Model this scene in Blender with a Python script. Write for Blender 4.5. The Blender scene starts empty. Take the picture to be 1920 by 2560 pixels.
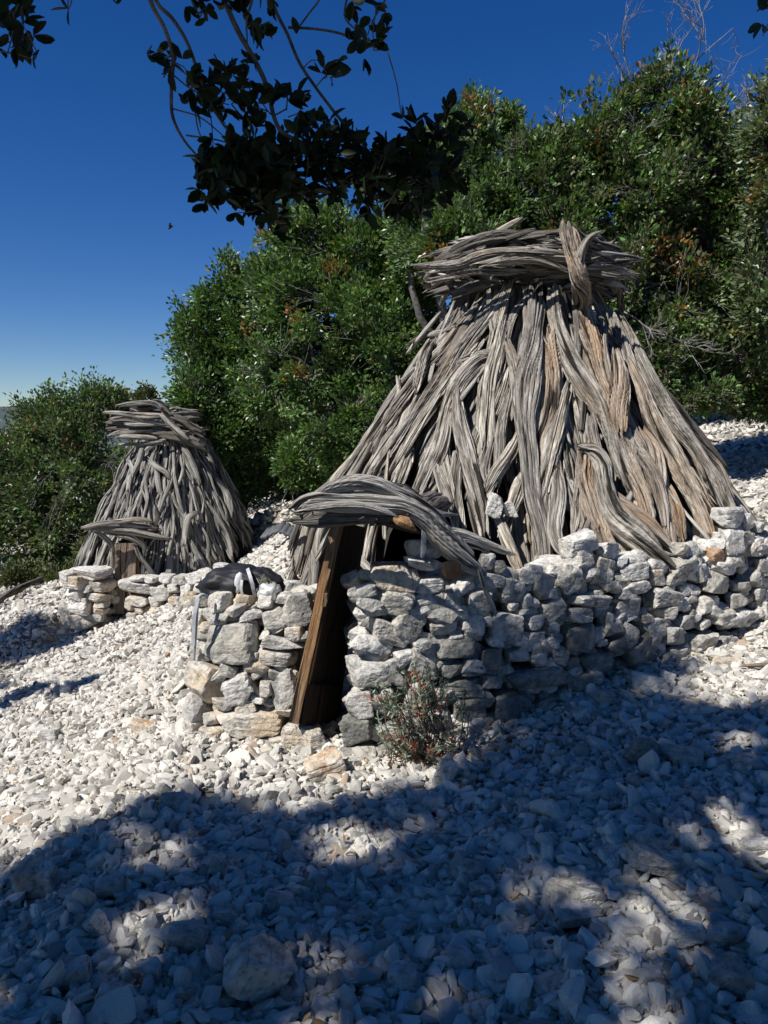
import bpy, bmesh, math, random
import numpy as np
from math import radians as R, sin, cos, pi, sqrt
from mathutils import Vector, Matrix
rng = np.random.default_rng(11)
random.seed(5)
SC = bpy.context.scene
COL = SC.collection

# ------------------------------------------------------------------ camera, sky, sun, exposure
PITCH = R(6.5); FPX = 1921.0; EYE = np.array([0., 0., 1.6])
cam = bpy.data.cameras.new('camera'); camo = bpy.data.objects.new('camera', cam); COL.objects.link(camo)
cam.sensor_fit = 'HORIZONTAL'; cam.sensor_width = 36; cam.lens = 36 * FPX / 1920
cam.clip_start = 0.05; cam.clip_end = 20000
camo.location = EYE; camo.rotation_euler = (R(90) - PITCH, 0, 0)
SC.camera = camo
SUN_EL = R(50); SUN_H = np.array([-0.80, -0.60]); SUN_H /= np.linalg.norm(SUN_H)
SUN = np.array([SUN_H[0] * cos(SUN_EL), SUN_H[1] * cos(SUN_EL), sin(SUN_EL)])
world = bpy.data.worlds.new('World'); SC.world = world; world.use_nodes = True
wn = world.node_tree.nodes; wl = world.node_tree.links
bg = wn['Background']; sky = wn.new('ShaderNodeTexSky'); sky.sky_type = 'NISHITA'
sky.sun_disc = False; sky.sun_elevation = SUN_EL; sky.sun_rotation = math.atan2(SUN[0], SUN[1])
sky.altitude = 1500; sky.air_density = 1.0; sky.dust_density = 0.0; sky.ozone_density = 5.0
hs = wn.new('ShaderNodeHueSaturation'); hs.inputs['Saturation'].default_value = 1.30; hs.inputs['Hue'].default_value = .513; hs.inputs['Value'].default_value = 1.0
wl.new(sky.outputs[0], hs.inputs['Color']); wl.new(hs.outputs[0], bg.inputs[0]); bg.inputs[1].default_value = 0.070
sl = bpy.data.lights.new('sun', 'SUN'); sl.energy = 5.0; sl.angle = R(0.7); sl.color = (1.0, 0.975, 0.94)
so = bpy.data.objects.new('sun', sl); COL.objects.link(so)
so.rotation_euler = Vector(-SUN).to_track_quat('-Z', 'Y').to_euler(); so.location = (-5, -5, 12)
SC.cycles.max_bounces = 6; SC.cycles.diffuse_bounces = 2
SC.view_settings.view_transform = 'Standard'; SC.view_settings.look = 'None'
SC.view_settings.exposure = 0.34; SC.view_settings.gamma = 1.0

# ------------------------------------------------------------------ helpers
def ray(px, py):
    a, b = (px - 960) / FPX, (1280 - py) / FPX
    return np.array([a, cos(PITCH) + b * sin(PITCH), -sin(PITCH) + b * cos(PITCH)])
def at(px, py, Y):
    d = ray(px, py); return EYE + d * (Y / d[1])
def _h(i, j, k, s):
    n = (i * 73856093) ^ (j * 19349663) ^ (k * 83492791) ^ (s * 2654435761 & 0x7fffffff)
    n = (n ^ (n >> 13)) * 1274126177 & 0x7fffffff
    n = (n ^ (n >> 16)) * 668265263 & 0x7fffffff
    return ((n ^ (n >> 15)) & 0xffffff) / 0xffffff * 2 - 1
def vnoise(P, s=0):
    P = np.asarray(P, float); F = np.floor(P).astype(np.int64); f = P - F; f = f * f * (3 - 2 * f)
    i, j, k = F[..., 0], F[..., 1], F[..., 2]; x, y, z = f[..., 0], f[..., 1], f[..., 2]
    def L(a, b, t): return a + (b - a) * t
    return L(L(L(_h(i, j, k, s), _h(i+1, j, k, s), x), L(_h(i, j+1, k, s), _h(i+1, j+1, k, s), x), y),
             L(L(_h(i, j, k+1, s), _h(i+1, j, k+1, s), x), L(_h(i, j+1, k+1, s), _h(i+1, j+1, k+1, s), x), y), z)
def fbm(P, s=0, o=3):
    P = np.asarray(P, float); v = 0; a = 1.0; t = 0
    for q in range(o):
        v = v + a * vnoise(P * 2 ** q + q * 7.3, s + q); t += a; a *= .5
    return v / t
def sst(a, b, x):
    t = np.clip((x - a) / (b - a), 0, 1); return t * t * (3 - 2 * t)

HUT = np.array([1.17, 6.4]); HUT2 = np.array([-3.05, 11.0])
def ground_z(x, y):
    x = np.asarray(x, float); y = np.asarray(y, float)
    w = .35 + .65 * sst(1, 8, y)
    c = .05 * np.clip(y - 4, 0, 60)
    f = np.where(x < 0, -1.9 * (1 - np.exp(np.minimum(x + 1.0, 0) / 2.4)), .17 * x) * w
    z = c + f
    r1 = np.hypot(x - HUT[0], y - HUT[1])
    back = sst(4.6, 5.6, y)
    z = z + .24 * back * (1 - sst(2.3, 3.4, r1)) * (1 - sst(-.3, 1.5, x))
    z = z + .30 * sst(5.0, 5.6, y) * (1 - sst(2.2, 3.6, r1)) * sst(1.6, 2.4, x)
    r2 = np.hypot(x - HUT2[0] + .2, y - HUT2[1])
    z = z + .38 * (1 - sst(1.7, 2.8, r2)) * sst(9.7, 10.4, y + .9 * np.clip(-3.4 - x, -1.5, 1.2))
    far = np.hypot(x, y)
    z = z - .22 * np.clip(-x - 9, 0, 300) * sst(9, 30, far)
    z = np.where(far > 60, z * np.exp(-(far - 60) / 300) - 90 * sst(60, 900, far), z)
    P = np.stack([x, y, 0 * x], -1)
    return z + .05 * vnoise(P * .9, 3) * sst(.5, 3, far) + .018 * vnoise(P * 3.1, 4)
def G(px, py):
    d = ray(px, py); t = np.linspace(.5, 60, 6000) / d[1]
    p = EYE[None] + d[None] * t[:, None]
    k = np.argmax(p[:, 2] < ground_z(p[:, 0], p[:, 1]))
    return p[k]

def new_mesh(name, V, faces, uv=None, smooth=True, col=None):
    """faces: list of int arrays (n,k)"""
    me = bpy.data.meshes.new(name)
    V = np.asarray(V, np.float32)
    me.vertices.add(len(V)); me.vertices.foreach_set('co', V.ravel())
    loops = np.concatenate([f.ravel() for f in faces]).astype(np.int32)
    cnt = np.concatenate([np.full(len(f), f.shape[1]) for f in faces]).astype(np.int32)
    st = np.concatenate([[0], np.cumsum(cnt)[:-1]]).astype(np.int32)
    me.loops.add(len(loops)); me.loops.foreach_set('vertex_index', loops)
    me.polygons.add(len(cnt)); me.polygons.foreach_set('loop_start', st); me.polygons.foreach_set('loop_total', cnt)
    me.polygons.foreach_set('use_smooth', np.full(len(cnt), smooth))
    if uv is not None:
        l = me.uv_layers.new(name='UVMap'); l.data.foreach_set('uv', np.asarray(uv, np.float32)[loops].ravel())
    if col is not None:
        a = me.color_attributes.new('tint', 'FLOAT_COLOR', 'POINT')
        c = np.ones((len(V), 4), np.float32); c[:, :3] = col; a.data.foreach_set('color', c.ravel())
    me.update(calc_edges=True); me.validate()
    return me
def link(name, me, mat, parent=None, loc=None):
    o = bpy.data.objects.new(name, me); COL.objects.link(o)
    if mat is not None and me is not None: me.materials.append(mat)
    if parent is not None:
        o.parent = parent
        if loc is None: o.matrix_parent_inverse = Matrix.Translation(-Vector(parent.location))
    if loc is not None: o.location = loc
    return o
def tag(o, label=None, cat=None, group=None, kind=None):
    if label: o['label'] = label
    if cat: o['category'] = cat
    if group: o['group'] = group
    if kind: o['kind'] = kind
    return o
def empty(name, loc, label, cat, group=None, parent=None):
    o = bpy.data.objects.new(name, None); COL.objects.link(o); o.location = loc; o.empty_display_size = .1
    if parent is not None:
        o.parent = parent; o.location = Vector(loc) - Vector(parent.location)
    tag(o, label, cat, group)
    if cat: o['kind'] = 'thing'
    return o
def child_of(o, root):     # world-built mesh under an Empty somewhere in a (possibly nested) chain of unrotated Empties
    off = Vector((0, 0, 0)); p = root
    while p is not None: off += Vector(p.location); p = p.parent
    o.parent = root; o.matrix_parent_inverse = Matrix.Translation(-off); return o

# ------------------------------------------------------------------ materials
def mat(name):
    m = bpy.data.materials.new(name); m.use_nodes = True
    nt = m.node_tree; return m, nt, nt.nodes['Principled BSDF']
def N(nt, t, **kw):
    n = nt.nodes.new(t)
    for k, v in kw.items():
        if k in n.inputs: n.inputs[k].default_value = v
        else: setattr(n, k, v)
    return n
def ramp(nt, fac, stops, interp='LINEAR'):
    r = nt.nodes.new('ShaderNodeValToRGB'); cr = r.color_ramp; cr.interpolation = interp
    while len(cr.elements) < len(stops): cr.elements.new(.5)
    for e, (p, c) in zip(cr.elements, stops):
        e.position = p; e.color = (*c, 1) if len(c) == 3 else c
    nt.links.new(fac, r.inputs[0]); return r
def mixc(nt, fac, a, b, mode='MIX'):
    m = nt.nodes.new('ShaderNodeMix'); m.data_type = 'RGBA'; m.blend_type = mode
    for s, v in ((0, fac), (6, a), (7, b)):
        if isinstance(v, (int, float)): m.inputs[s].default_value = v
        elif isinstance(v, tuple): m.inputs[s].default_value = (*v, 1)
        else: nt.links.new(v, m.inputs[s])
    return m.outputs[2]
def vscale(nt, vec, s):
    m = nt.nodes.new('ShaderNodeMapping'); nt.links.new(vec, m.inputs[0]); m.inputs['Scale'].default_value = s; return m.outputs[0]
def noise(nt, vec, scale, detail=4, rough=.55, dist=0):
    n = N(nt, 'ShaderNodeTexNoise'); n.inputs['Scale'].default_value = scale; n.inputs['Detail'].default_value = detail
    n.inputs['Roughness'].default_value = rough; n.inputs['Distortion'].default_value = dist
    nt.links.new(vec, n.inputs['Vector']); return n.outputs['Fac']
def bump(nt, bsdf, h, strength, dist, prev=None):
    b = N(nt, 'ShaderNodeBump'); b.inputs['Strength'].default_value = strength; b.inputs['Distance'].default_value = dist
    nt.links.new(h, b.inputs['Height'])
    if prev is not None: nt.links.new(prev, b.inputs['Normal'])
    nt.links.new(b.outputs[0], bsdf.inputs['Normal']); return b.outputs[0]

def stone_mat(name, a, b, c, amt=.5, stain=(.42, .24, .10), st=.62, sc=1.0):
    """a: clean face, b: weathered grey, c: third tone"""
    m, nt, bs = mat(name)
    tc = N(nt, 'ShaderNodeTexCoord'); oi = N(nt, 'ShaderNodeObjectInfo')
    v = N(nt, 'ShaderNodeVectorMath', operation='MULTIPLY_ADD')
    cmb = N(nt, 'ShaderNodeCombineXYZ')
    for i in range(3): nt.links.new(oi.outputs['Random'], cmb.inputs[i])
    nt.links.new(cmb.outputs[0], v.inputs[0]); v.inputs[1].default_value = (37, 71, 13); nt.links.new(tc.outputs['Object'], v.inputs[2])
    vec = v.outputs[0]
    n1 = noise(nt, vec, 7 * sc, 5, .6, .3); n2 = noise(nt, vec, 28 * sc, 5, .65); n3 = noise(nt, vec, 4 * sc, 3, .5, .5)
    f1 = ramp(nt, n1, [(amt - .10, (0, 0, 0)), (amt + .10, (1, 1, 1))])
    col = mixc(nt, f1.outputs[0], b, a)
    f3 = ramp(nt, n3, [(.48, (0, 0, 0)), (.66, (1, 1, 1))]); 
    mm = N(nt, 'ShaderNodeMath', operation='MULTIPLY'); nt.links.new(f3.outputs[0], mm.inputs[0]); mm.inputs[1].default_value = .75
    col = mixc(nt, mm.outputs[0], col, c)
    sp = ramp(nt, n2, [(.30, (.45, .45, .44)), (.48, (.92, .92, .92)), (.70, (1.2, 1.2, 1.2))])
    col = mixc(nt, 1.0, col, sp.outputs[0], 'MULTIPLY')
    n4 = noise(nt, vec, 5.3 * sc, 4, .6, 1.0); f4 = ramp(nt, n4, [(st, (0, 0, 0)), (st + .08, (1, 1, 1))])
    m2 = N(nt, 'ShaderNodeMath', operation='MULTIPLY'); nt.links.new(f4.outputs[0], m2.inputs[0]); m2.inputs[1].default_value = .6
    col = mixc(nt, m2.outputs[0], col, stain)
    pits = N(nt, 'ShaderNodeTexVoronoi'); pits.inputs['Scale'].default_value = 34 * sc; nt.links.new(vec, pits.inputs['Vector'])
    fp = ramp(nt, pits.outputs['Distance'], [(.10, (.45, .45, .45)), (.2, (1, 1, 1))])
    col = mixc(nt, .55, col, fp.outputs[0], 'MULTIPLY')
    nt.links.new(col, bs.inputs['Base Color']); bs.inputs['Roughness'].default_value = .9
    bs.inputs['Specular IOR Level'].default_value = .25
    n5 = noise(nt, vec, 60 * sc, 6, .7)
    p = bump(nt, bs, n2, 1.0, .02); p = bump(nt, bs, n5, .7, .004, p); bump(nt, bs, fp.outputs[0], .35, .006, p)
    return m
WHITE = (.63, .62, .60); GREY = (.32, .32, .31); CREAM = (.60, .50, .36)
M_white = stone_mat('limestone_white', (.68, .645, .585), (.47, .45, .41), (.58, .52, .43), .46, st=.70)
M_grey = stone_mat('limestone_weathered', (.56, .53, .475), (.27, .26, .235), (.46, .42, .34), .48, st=.72)
M_cream = stone_mat('limestone_cream', (.62, .56, .47), (.40, .38, .35), (.56, .43, .27), .48, (.42, .24, .10), .66)
M_dark = stone_mat('limestone_shade_dark', (.33, .315, .275), (.18, .175, .155), (.28, .26, .21), .5, st=.76)  # darker limestone copy, tree shade on the low wall put into its colour
M_brown = stone_mat('ochre_stone', (.36, .20, .09), (.25, .13, .06), (.30, .18, .09), .5, st=.8)
M_orange = stone_mat('rusty_stone', (.64, .57, .46), (.54, .44, .32), (.50, .30, .15), .45, (.50, .22, .06), .5)

def gravel_mat():
    m, nt, bs = mat('gravel_limestone')
    tc = N(nt, 'ShaderNodeTexCoord'); oi = N(nt, 'ShaderNodeObjectInfo')
    r = ramp(nt, oi.outputs['Random'], [(0, (.25, .23, .20)), (.16, (.42, .395, .345)), (.42, (.57, .54, .475)), (.78, (.69, .65, .575)),
                                        (.90, (.60, .55, .47)), (.95, (.46, .44, .40)), (.988, (.52, .45, .35)), (.998, (.32, .22, .15))])
    n = noise(nt, tc.outputs['Object'], 30, 5, .65)
    s = ramp(nt, n, [(.3, (.72, .72, .71)), (.55, (1, 1, 1)), (.75, (1.08, 1.07, 1.05))])
    col = mixc(nt, 1.0, r.outputs[0], s.outputs[0], 'MULTIPLY')
    nt.links.new(col, bs.inputs['Base Color']); bs.inputs['Roughness'].default_value = .88; bs.inputs['Specular IOR Level'].default_value = .25
    n2 = noise(nt, tc.outputs['Object'], 90, 4, .6); bump(nt, bs, n2, .4, .004)
    return m
M_gravel = gravel_mat()
def ground_mat():
    m, nt, bs = mat('scree_ground')
    tc = N(nt, 'ShaderNodeTexCoord'); g = tc.outputs['Object']
    vo = N(nt, 'ShaderNodeTexVoronoi'); vo.inputs['Scale'].default_value = 26; nt.links.new(g, vo.inputs['Vector'])
    base = ramp(nt, vo.outputs['Color'], [(.1, (.14, .12, .10)), (.5, (.30, .27, .23)), (.9, (.50, .47, .42))])
    edge = ramp(nt, vo.outputs['Distance'], [(.25, (1, 1, 1)), (.62, (.35, .33, .3))])
    col = mixc(nt, 1.0, base.outputs[0], edge.outputs[0], 'MULTIPLY')
    big = noise(nt, g, .9, 4, .6); fb = ramp(nt, big, [(.5, (0, 0, 0)), (.68, (1, 1, 1))])
    fb2 = N(nt, 'ShaderNodeMath', operation='MULTIPLY'); nt.links.new(fb.outputs[0], fb2.inputs[0]); fb2.inputs[1].default_value = .55; col = mixc(nt, fb2.outputs[0], col, (.40, .34, .26))
    # far away the slope is scrub
    ln = N(nt, 'ShaderNodeVectorMath', operation='LENGTH'); nt.links.new(g, ln.inputs[0])
    fr = ramp(nt, ln.outputs['Value'], [(0, (0, 0, 0)), (1, (1, 1, 1))])
    mr = N(nt, 'ShaderNodeMapRange'); nt.links.new(ln.outputs['Value'], mr.inputs[0]); mr.inputs[1].default_value = 45; mr.inputs[2].default_value = 80
    nf = noise(nt, g, .05, 6, .7); sc = ramp(nt, nf, [(.4, (.035, .06, .025)), (.6, (.09, .11, .06))])
    col = mixc(nt, mr.outputs[0], col, sc.outputs[0])
    nt.links.new(col, bs.inputs['Base Color']); bs.inputs['Roughness'].default_value = .95
    bump(nt, bs, vo.outputs['Distance'], .6, .02)
    return m
M_ground = ground_mat()

def wood_mat(name, light, mid, dark, warm, warm_amt=.5):
    m, nt, bs = mat(name)
    uv = N(nt, 'ShaderNodeUVMap'); uv.uv_map = 'UVMap'; g = uv.outputs[0]
    grain = noise(nt, vscale(nt, g, (58, 3.2, 1)), 1, 6, .72, .4)
    fine = noise(nt, vscale(nt, g, (260, 9, 1)), 1, 3, .6)
    bigf = noise(nt, vscale(nt, g, (6, 1.4, 1)), 1, 3, .55)
    crack = noise(nt, vscale(nt, g, (34, 1.5, 1)), 1, 3, .5, .6)
    c1 = ramp(nt, grain, [(.32, dark), (.47, mid), (.62, light)])
    fw = ramp(nt, bigf, [(warm_amt, (0, 0, 0)), (warm_amt + .22, (1, 1, 1))])
    mw = N(nt, 'ShaderNodeMath', operation='MULTIPLY'); nt.links.new(fw.outputs[0], mw.inputs[0]); mw.inputs[1].default_value = .75
    wv = mixc(nt, 1.0, warm, ramp(nt, grain, [(.25, (.5, .48, .45)), (.7, (1.35, 1.35, 1.3))]).outputs[0], 'MULTIPLY')
    col = mixc(nt, mw.outputs[0], c1.outputs[0], wv)
    fl = ramp(nt, fine, [(.3, (.72, .72, .72)), (.7, (1.12, 1.12, 1.12))]); col = mixc(nt, 1.0, col, fl.outputs[0], 'MULTIPLY')
    ck = ramp(nt, crack, [(.36, (.07, .06, .05)), (.43, (1, 1, 1))]); col = mixc(nt, 1.0, col, ck.outputs[0], 'MULTIPLY')
    lv = noise(nt, vscale(nt, g, (.9, .12, 1)), 1, 1, .5); lr = ramp(nt, lv, [(.3, (.72, .72, .74)), (.7, (1.18, 1.16, 1.12))])
    col = mixc(nt, 1.0, col, lr.outputs[0], 'MULTIPLY')
    nt.links.new(col, bs.inputs['Base Color']); bs.inputs['Roughness'].default_value = .85; bs.inputs['Specular IOR Level'].default_value = .3
    p = bump(nt, bs, grain, 1.0, .022); p = bump(nt, bs, ck.outputs[0], 1.0, .02, p); bump(nt, bs, fine, .5, .003, p)
    return m
M_wood = wood_mat('weathered_juniper', (.60, .555, .485), (.28, .252, .21), (.05, .042, .034), (.38, .25, .14), .56)
M_wood_warm = wood_mat('reddish_juniper', (.56, .50, .42), (.32, .265, .205), (.07, .053, .04), (.38, .24, .135), .47)
M_wood_pale = wood_mat('pale_grey_juniper', (.70, .66, .59), (.44, .41, .36), (.10, .09, .075), (.40, .32, .22), .56)  # paler, greyer wood for the hood and some broken logs
M_wood_dark = wood_mat('old_juniper_shade_dark', (.27, .25, .215), (.155, .14, .12), (.06, .052, .043), (.17, .115, .065), .55)  # dark log tone; also puts shade into recessed logs and undersides
M_wood_small = wood_mat('weathered_poles', (.50, .48, .43), (.26, .245, .215), (.05, .045, .037), (.24, .165, .10), .60)
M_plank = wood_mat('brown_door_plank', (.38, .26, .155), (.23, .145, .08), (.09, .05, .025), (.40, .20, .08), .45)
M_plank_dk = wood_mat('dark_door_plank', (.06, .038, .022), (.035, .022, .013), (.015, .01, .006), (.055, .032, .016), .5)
M_plank_gr = wood_mat('faded_door_plank', (.34, .27, .21), (.24, .18, .135), (.10, .07, .05), (.30, .20, .13), .48)
M_bark, nt, bs = mat('oak_bark')
tc = N(nt, 'ShaderNodeTexCoord'); nb = noise(nt, tc.outputs['Object'], 26, 5, .7)
nt.links.new(ramp(nt, nb, [(.3, (.05, .045, .038)), (.7, (.19, .175, .155))]).outputs[0], bs.inputs['Base Color']); bs.inputs['Roughness'].default_value = .95
bump(nt, bs, nb, .8, .01)
M_twig, nt, bs = mat('dead_twig_grey')
tc = N(nt, 'ShaderNodeTexCoord'); nb = noise(nt, tc.outputs['Object'], 9, 3, .7)
nt.links.new(ramp(nt, nb, [(.3, (.13, .12, .11)), (.7, (.30, .28, .26))]).outputs[0], bs.inputs['Base Color']); bs.inputs['Roughness'].default_value = .9

def leaf_mat(name, trans=.22, rough=.38, spec=.5, mul=1.0):
    m, nt, bs = mat(name)
    a = N(nt, 'ShaderNodeVertexColor'); a.layer_name = 'tint'
    col = mixc(nt, 1.0, a.outputs[0], (mul, mul, mul), 'MULTIPLY')
    nt.links.new(col, bs.inputs['Base Color']); bs.inputs['Roughness'].default_value = rough; bs.inputs['Specular IOR Level'].default_value = spec
    tr = N(nt, 'ShaderNodeBsdfTranslucent'); tcx = mixc(nt, 1.0, col, (1.3, 1.5, .6), 'MULTIPLY'); nt.links.new(tcx, tr.inputs[0])
    mx = N(nt, 'ShaderNodeMixShader'); mx.inputs[0].default_value = trans
    nt.links.new(bs.outputs[0], mx.inputs[1]); nt.links.new(tr.outputs[0], mx.inputs[2])
    nt.links.new(mx.outputs[0], nt.nodes['Material Output'].inputs[0]); return m
M_leaf = leaf_mat('oak_leaf', .2)
M_leaf_crown = leaf_mat('sunlit_oak_leaf', .55, mul=1.7)  # leaf colour raised so light through the crown warms the shade below
M_leaf_near = leaf_mat('oak_leaf_near_shade_dark', .02, .55, .2, .3)  # near leaves: shade put into the colour so the boughs look black
def plain(name, c, rough=.6, metal=0, nscale=40, amp=.25):
    m, nt, bs = mat(name); tc = N(nt, 'ShaderNodeTexCoord'); n = noise(nt, tc.outputs['Object'], nscale, 4, .6)
    lo = tuple(x * (1 - amp) for x in c); hi = tuple(x * (1 + amp) for x in c)
    nt.links.new(ramp(nt, n, [(.3, lo), (.7, hi)]).outputs[0], bs.inputs['Base Color'])
    bs.inputs['Roughness'].default_value = rough; bs.inputs['Metallic'].default_value = metal; bump(nt, bs, n, .25, .004); return m
M_black = plain('black_nylon', (.012, .012, .014), .6); M_webbing = plain('grey_webbing', (.42, .42, .42), .7)
M_mesh = plain('pale_mesh_pocket', (.60, .60, .58), .7); M_cordm = plain('yellow_green_cord', (.16, .17, .08), .6)
M_silver = plain('crumpled_silver_sheet', (.50, .49, .46), .4, .25, 18, .35)
M_alu = plain('grey_pole_metal', (.40, .40, .41), .4, .6); M_tin = plain('grey_sheet_shade_dark', (.10, .105, .11), .7, .0, 12)  # sheet grey darkened to stand for the shade between the huts
M_soil = plain('earth_core', (.10, .085, .065), .95)
M_lining = plain('shade_dark_lining', (.035, .028, .022), .95, 0, 12, .5)  # near black so the inside and the gaps between logs look shaded

# ------------------------------------------------------------------ setting: ground, hills
def build_ground():
    rr = np.concatenate([[0.02], np.geomspace(.35, 60, 330), np.geomspace(66, 9000, 60)]); nA = 420
    th = np.linspace(0, 2 * pi, nA, endpoint=False)
    r, t = np.meshgrid(rr, th, indexing='ij'); x = r * np.cos(t); y = r * np.sin(t) + .0
    V = np.stack([x, y, ground_z(x, y)], -1).reshape(-1, 3)
    i, j = np.meshgrid(np.arange(len(rr) - 1), np.arange(nA), indexing='ij'); j2 = (j + 1) % nA
    F = np.stack([i * nA + j, (i + 1) * nA + j, (i + 1) * nA + j2, i * nA + j2], -1).reshape(-1, 4)
    F = np.concatenate([F]); cap = np.arange(nA)[None]
    o = link('ground', new_mesh('ground', V, [F, cap]), M_ground); tag(o, 'white limestone scree slope under the huts', kind='structure')
build_ground()
def build_hills():
    n, m = 160, 26
    a = np.linspace(-70, 20, n); V = []
    A, S = np.meshgrid(np.radians(a), np.linspace(0, 1, m), indexing='ij')
    D = 2600 + 900 * S
    x = D * np.sin(A); y = D * np.cos(A)
    rid = 92 + 34 * fbm(np.stack([A * 9, S * 0, S * 0], -1), 5, 5) + 22 * fbm(np.stack([A * 40, S * 6, S * 0], -1), 9, 4)
    z = -140 + (rid + 140) * np.sin(S * pi / 2) + 14 * fbm(np.stack([A * 60, S * 14, S * 0], -1), 19, 4) * S
    V = np.stack([x, y, z], -1).reshape(-1, 3)
    i, j = np.meshgrid(np.arange(n - 1), np.arange(m - 1), indexing='ij')
    F = np.stack([i * m + j, (i + 1) * m + j, (i + 1) * m + j + 1, i * m + j + 1], -1).reshape(-1, 4)
    mt, nt, bs = mat('distant_hillside_haze_tint'); tc = N(nt, 'ShaderNodeTexCoord')
    nn = noise(nt, tc.outputs['Object'], .012, 7, .7); nt.links.new(ramp(nt, nn, [(.42, (.035, .055, .06)), (.60, (.06, .08, .08)), (.70, (.22, .22, .22))]).outputs[0], bs.inputs['Base Color'])  # bluish hill colour stands in for distance haze
    bs.inputs['Roughness'].default_value = 1
    o = link('hills', new_mesh('hills', V, [F]), mt); tag(o, 'blue wooded mountain ridge with pale crags in the distance', kind='structure')
build_hills()

# ------------------------------------------------------------------ rocks
ICO = {}
def ico(l):
    if l not in ICO:
        bm = bmesh.new(); bmesh.ops.create_icosphere(bm, subdivisions=l, radius=1)
        ICO[l] = (np.array([v.co[:] for v in bm.verts]), np.array([[v.index for v in f.verts] for f in bm.faces])); bm.free()
    return ICO[l]
def rock_pts(seed, level=4, p=46, planes=6, rough=.05, block=.6, fine=.012):
    g = np.random.default_rng(seed); D, F = ico(level); D = D / np.linalg.norm(D, axis=1)[:, None]
    n = g.normal(size=(planes, 3)); n /= np.linalg.norm(n, axis=1)[:, None]; h = g.uniform(.60, .95, planes)
    ax = np.concatenate([np.eye(3), -np.eye(3)]) + g.normal(size=(6, 3)) * .16; ax /= np.linalg.norm(ax, axis=1)[:, None]
    n = np.concatenate([n, ax]); h = np.concatenate([h, g.uniform(block, block + .22, 6)])
    dot = np.clip(D @ n.T, 0, None) / h
    r = (dot ** p).sum(1) ** (-1 / p)
    o = g.uniform(0, 50, 3)
    r = r * (1 + .0 * r)
    V = D * r[:, None]
    # chipped secondary facets
    if level > 2:
        m = g.normal(size=(10, 3)); m /= np.linalg.norm(m, axis=1)[:, None]; hh = (V @ m.T).max(0) * g.uniform(.86, .97, 10)
        dd = V @ m.T; over = np.clip(dd - hh, 0, None); V = V - (over[:, :, None] * m[None]).sum(1) * .8
    disp = rough * fbm(V * 2.3 + o, seed % 97, 3) + fine * fbm(V * 9 + o, seed % 89, 2)
    # stepped fracture ledges
    lay = np.abs(((V @ ax[2]) * 3.1 + fbm(V * 1.5 + o, 3, 2) * .8) % 1 - .5)
    disp = disp - rough * .5 * np.exp(-(lay / .07) ** 2)
    V = V + D * disp[:, None]
    ext = np.abs(V).max(0); return V / ext, F
def rot3(ax, ay, az):
    return np.array(Matrix.Rotation(az, 3, 'Z') @ Matrix.Rotation(ay, 3, 'Y') @ Matrix.Rotation(ax, 3, 'X'))
def rock_world(c, dims, rotm, seed, level=4, **kw):
    V, F = rock_pts(seed, level, **kw); return (V * (np.array(dims) / 2)) @ rotm.T, F
def rock_obj(name, c, dims, rotm, seed, m, parent=None, level=4, **kw):
    V, F = rock_world(c, dims, rotm, seed, level, **kw)
    o = bpy.data.objects.new(name, new_mesh(name, V, [F], smooth=False)); o.data.materials.append(m); COL.objects.link(o)
    o.location = c
    if parent is not None: child_of(o, parent)
    return o
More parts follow.
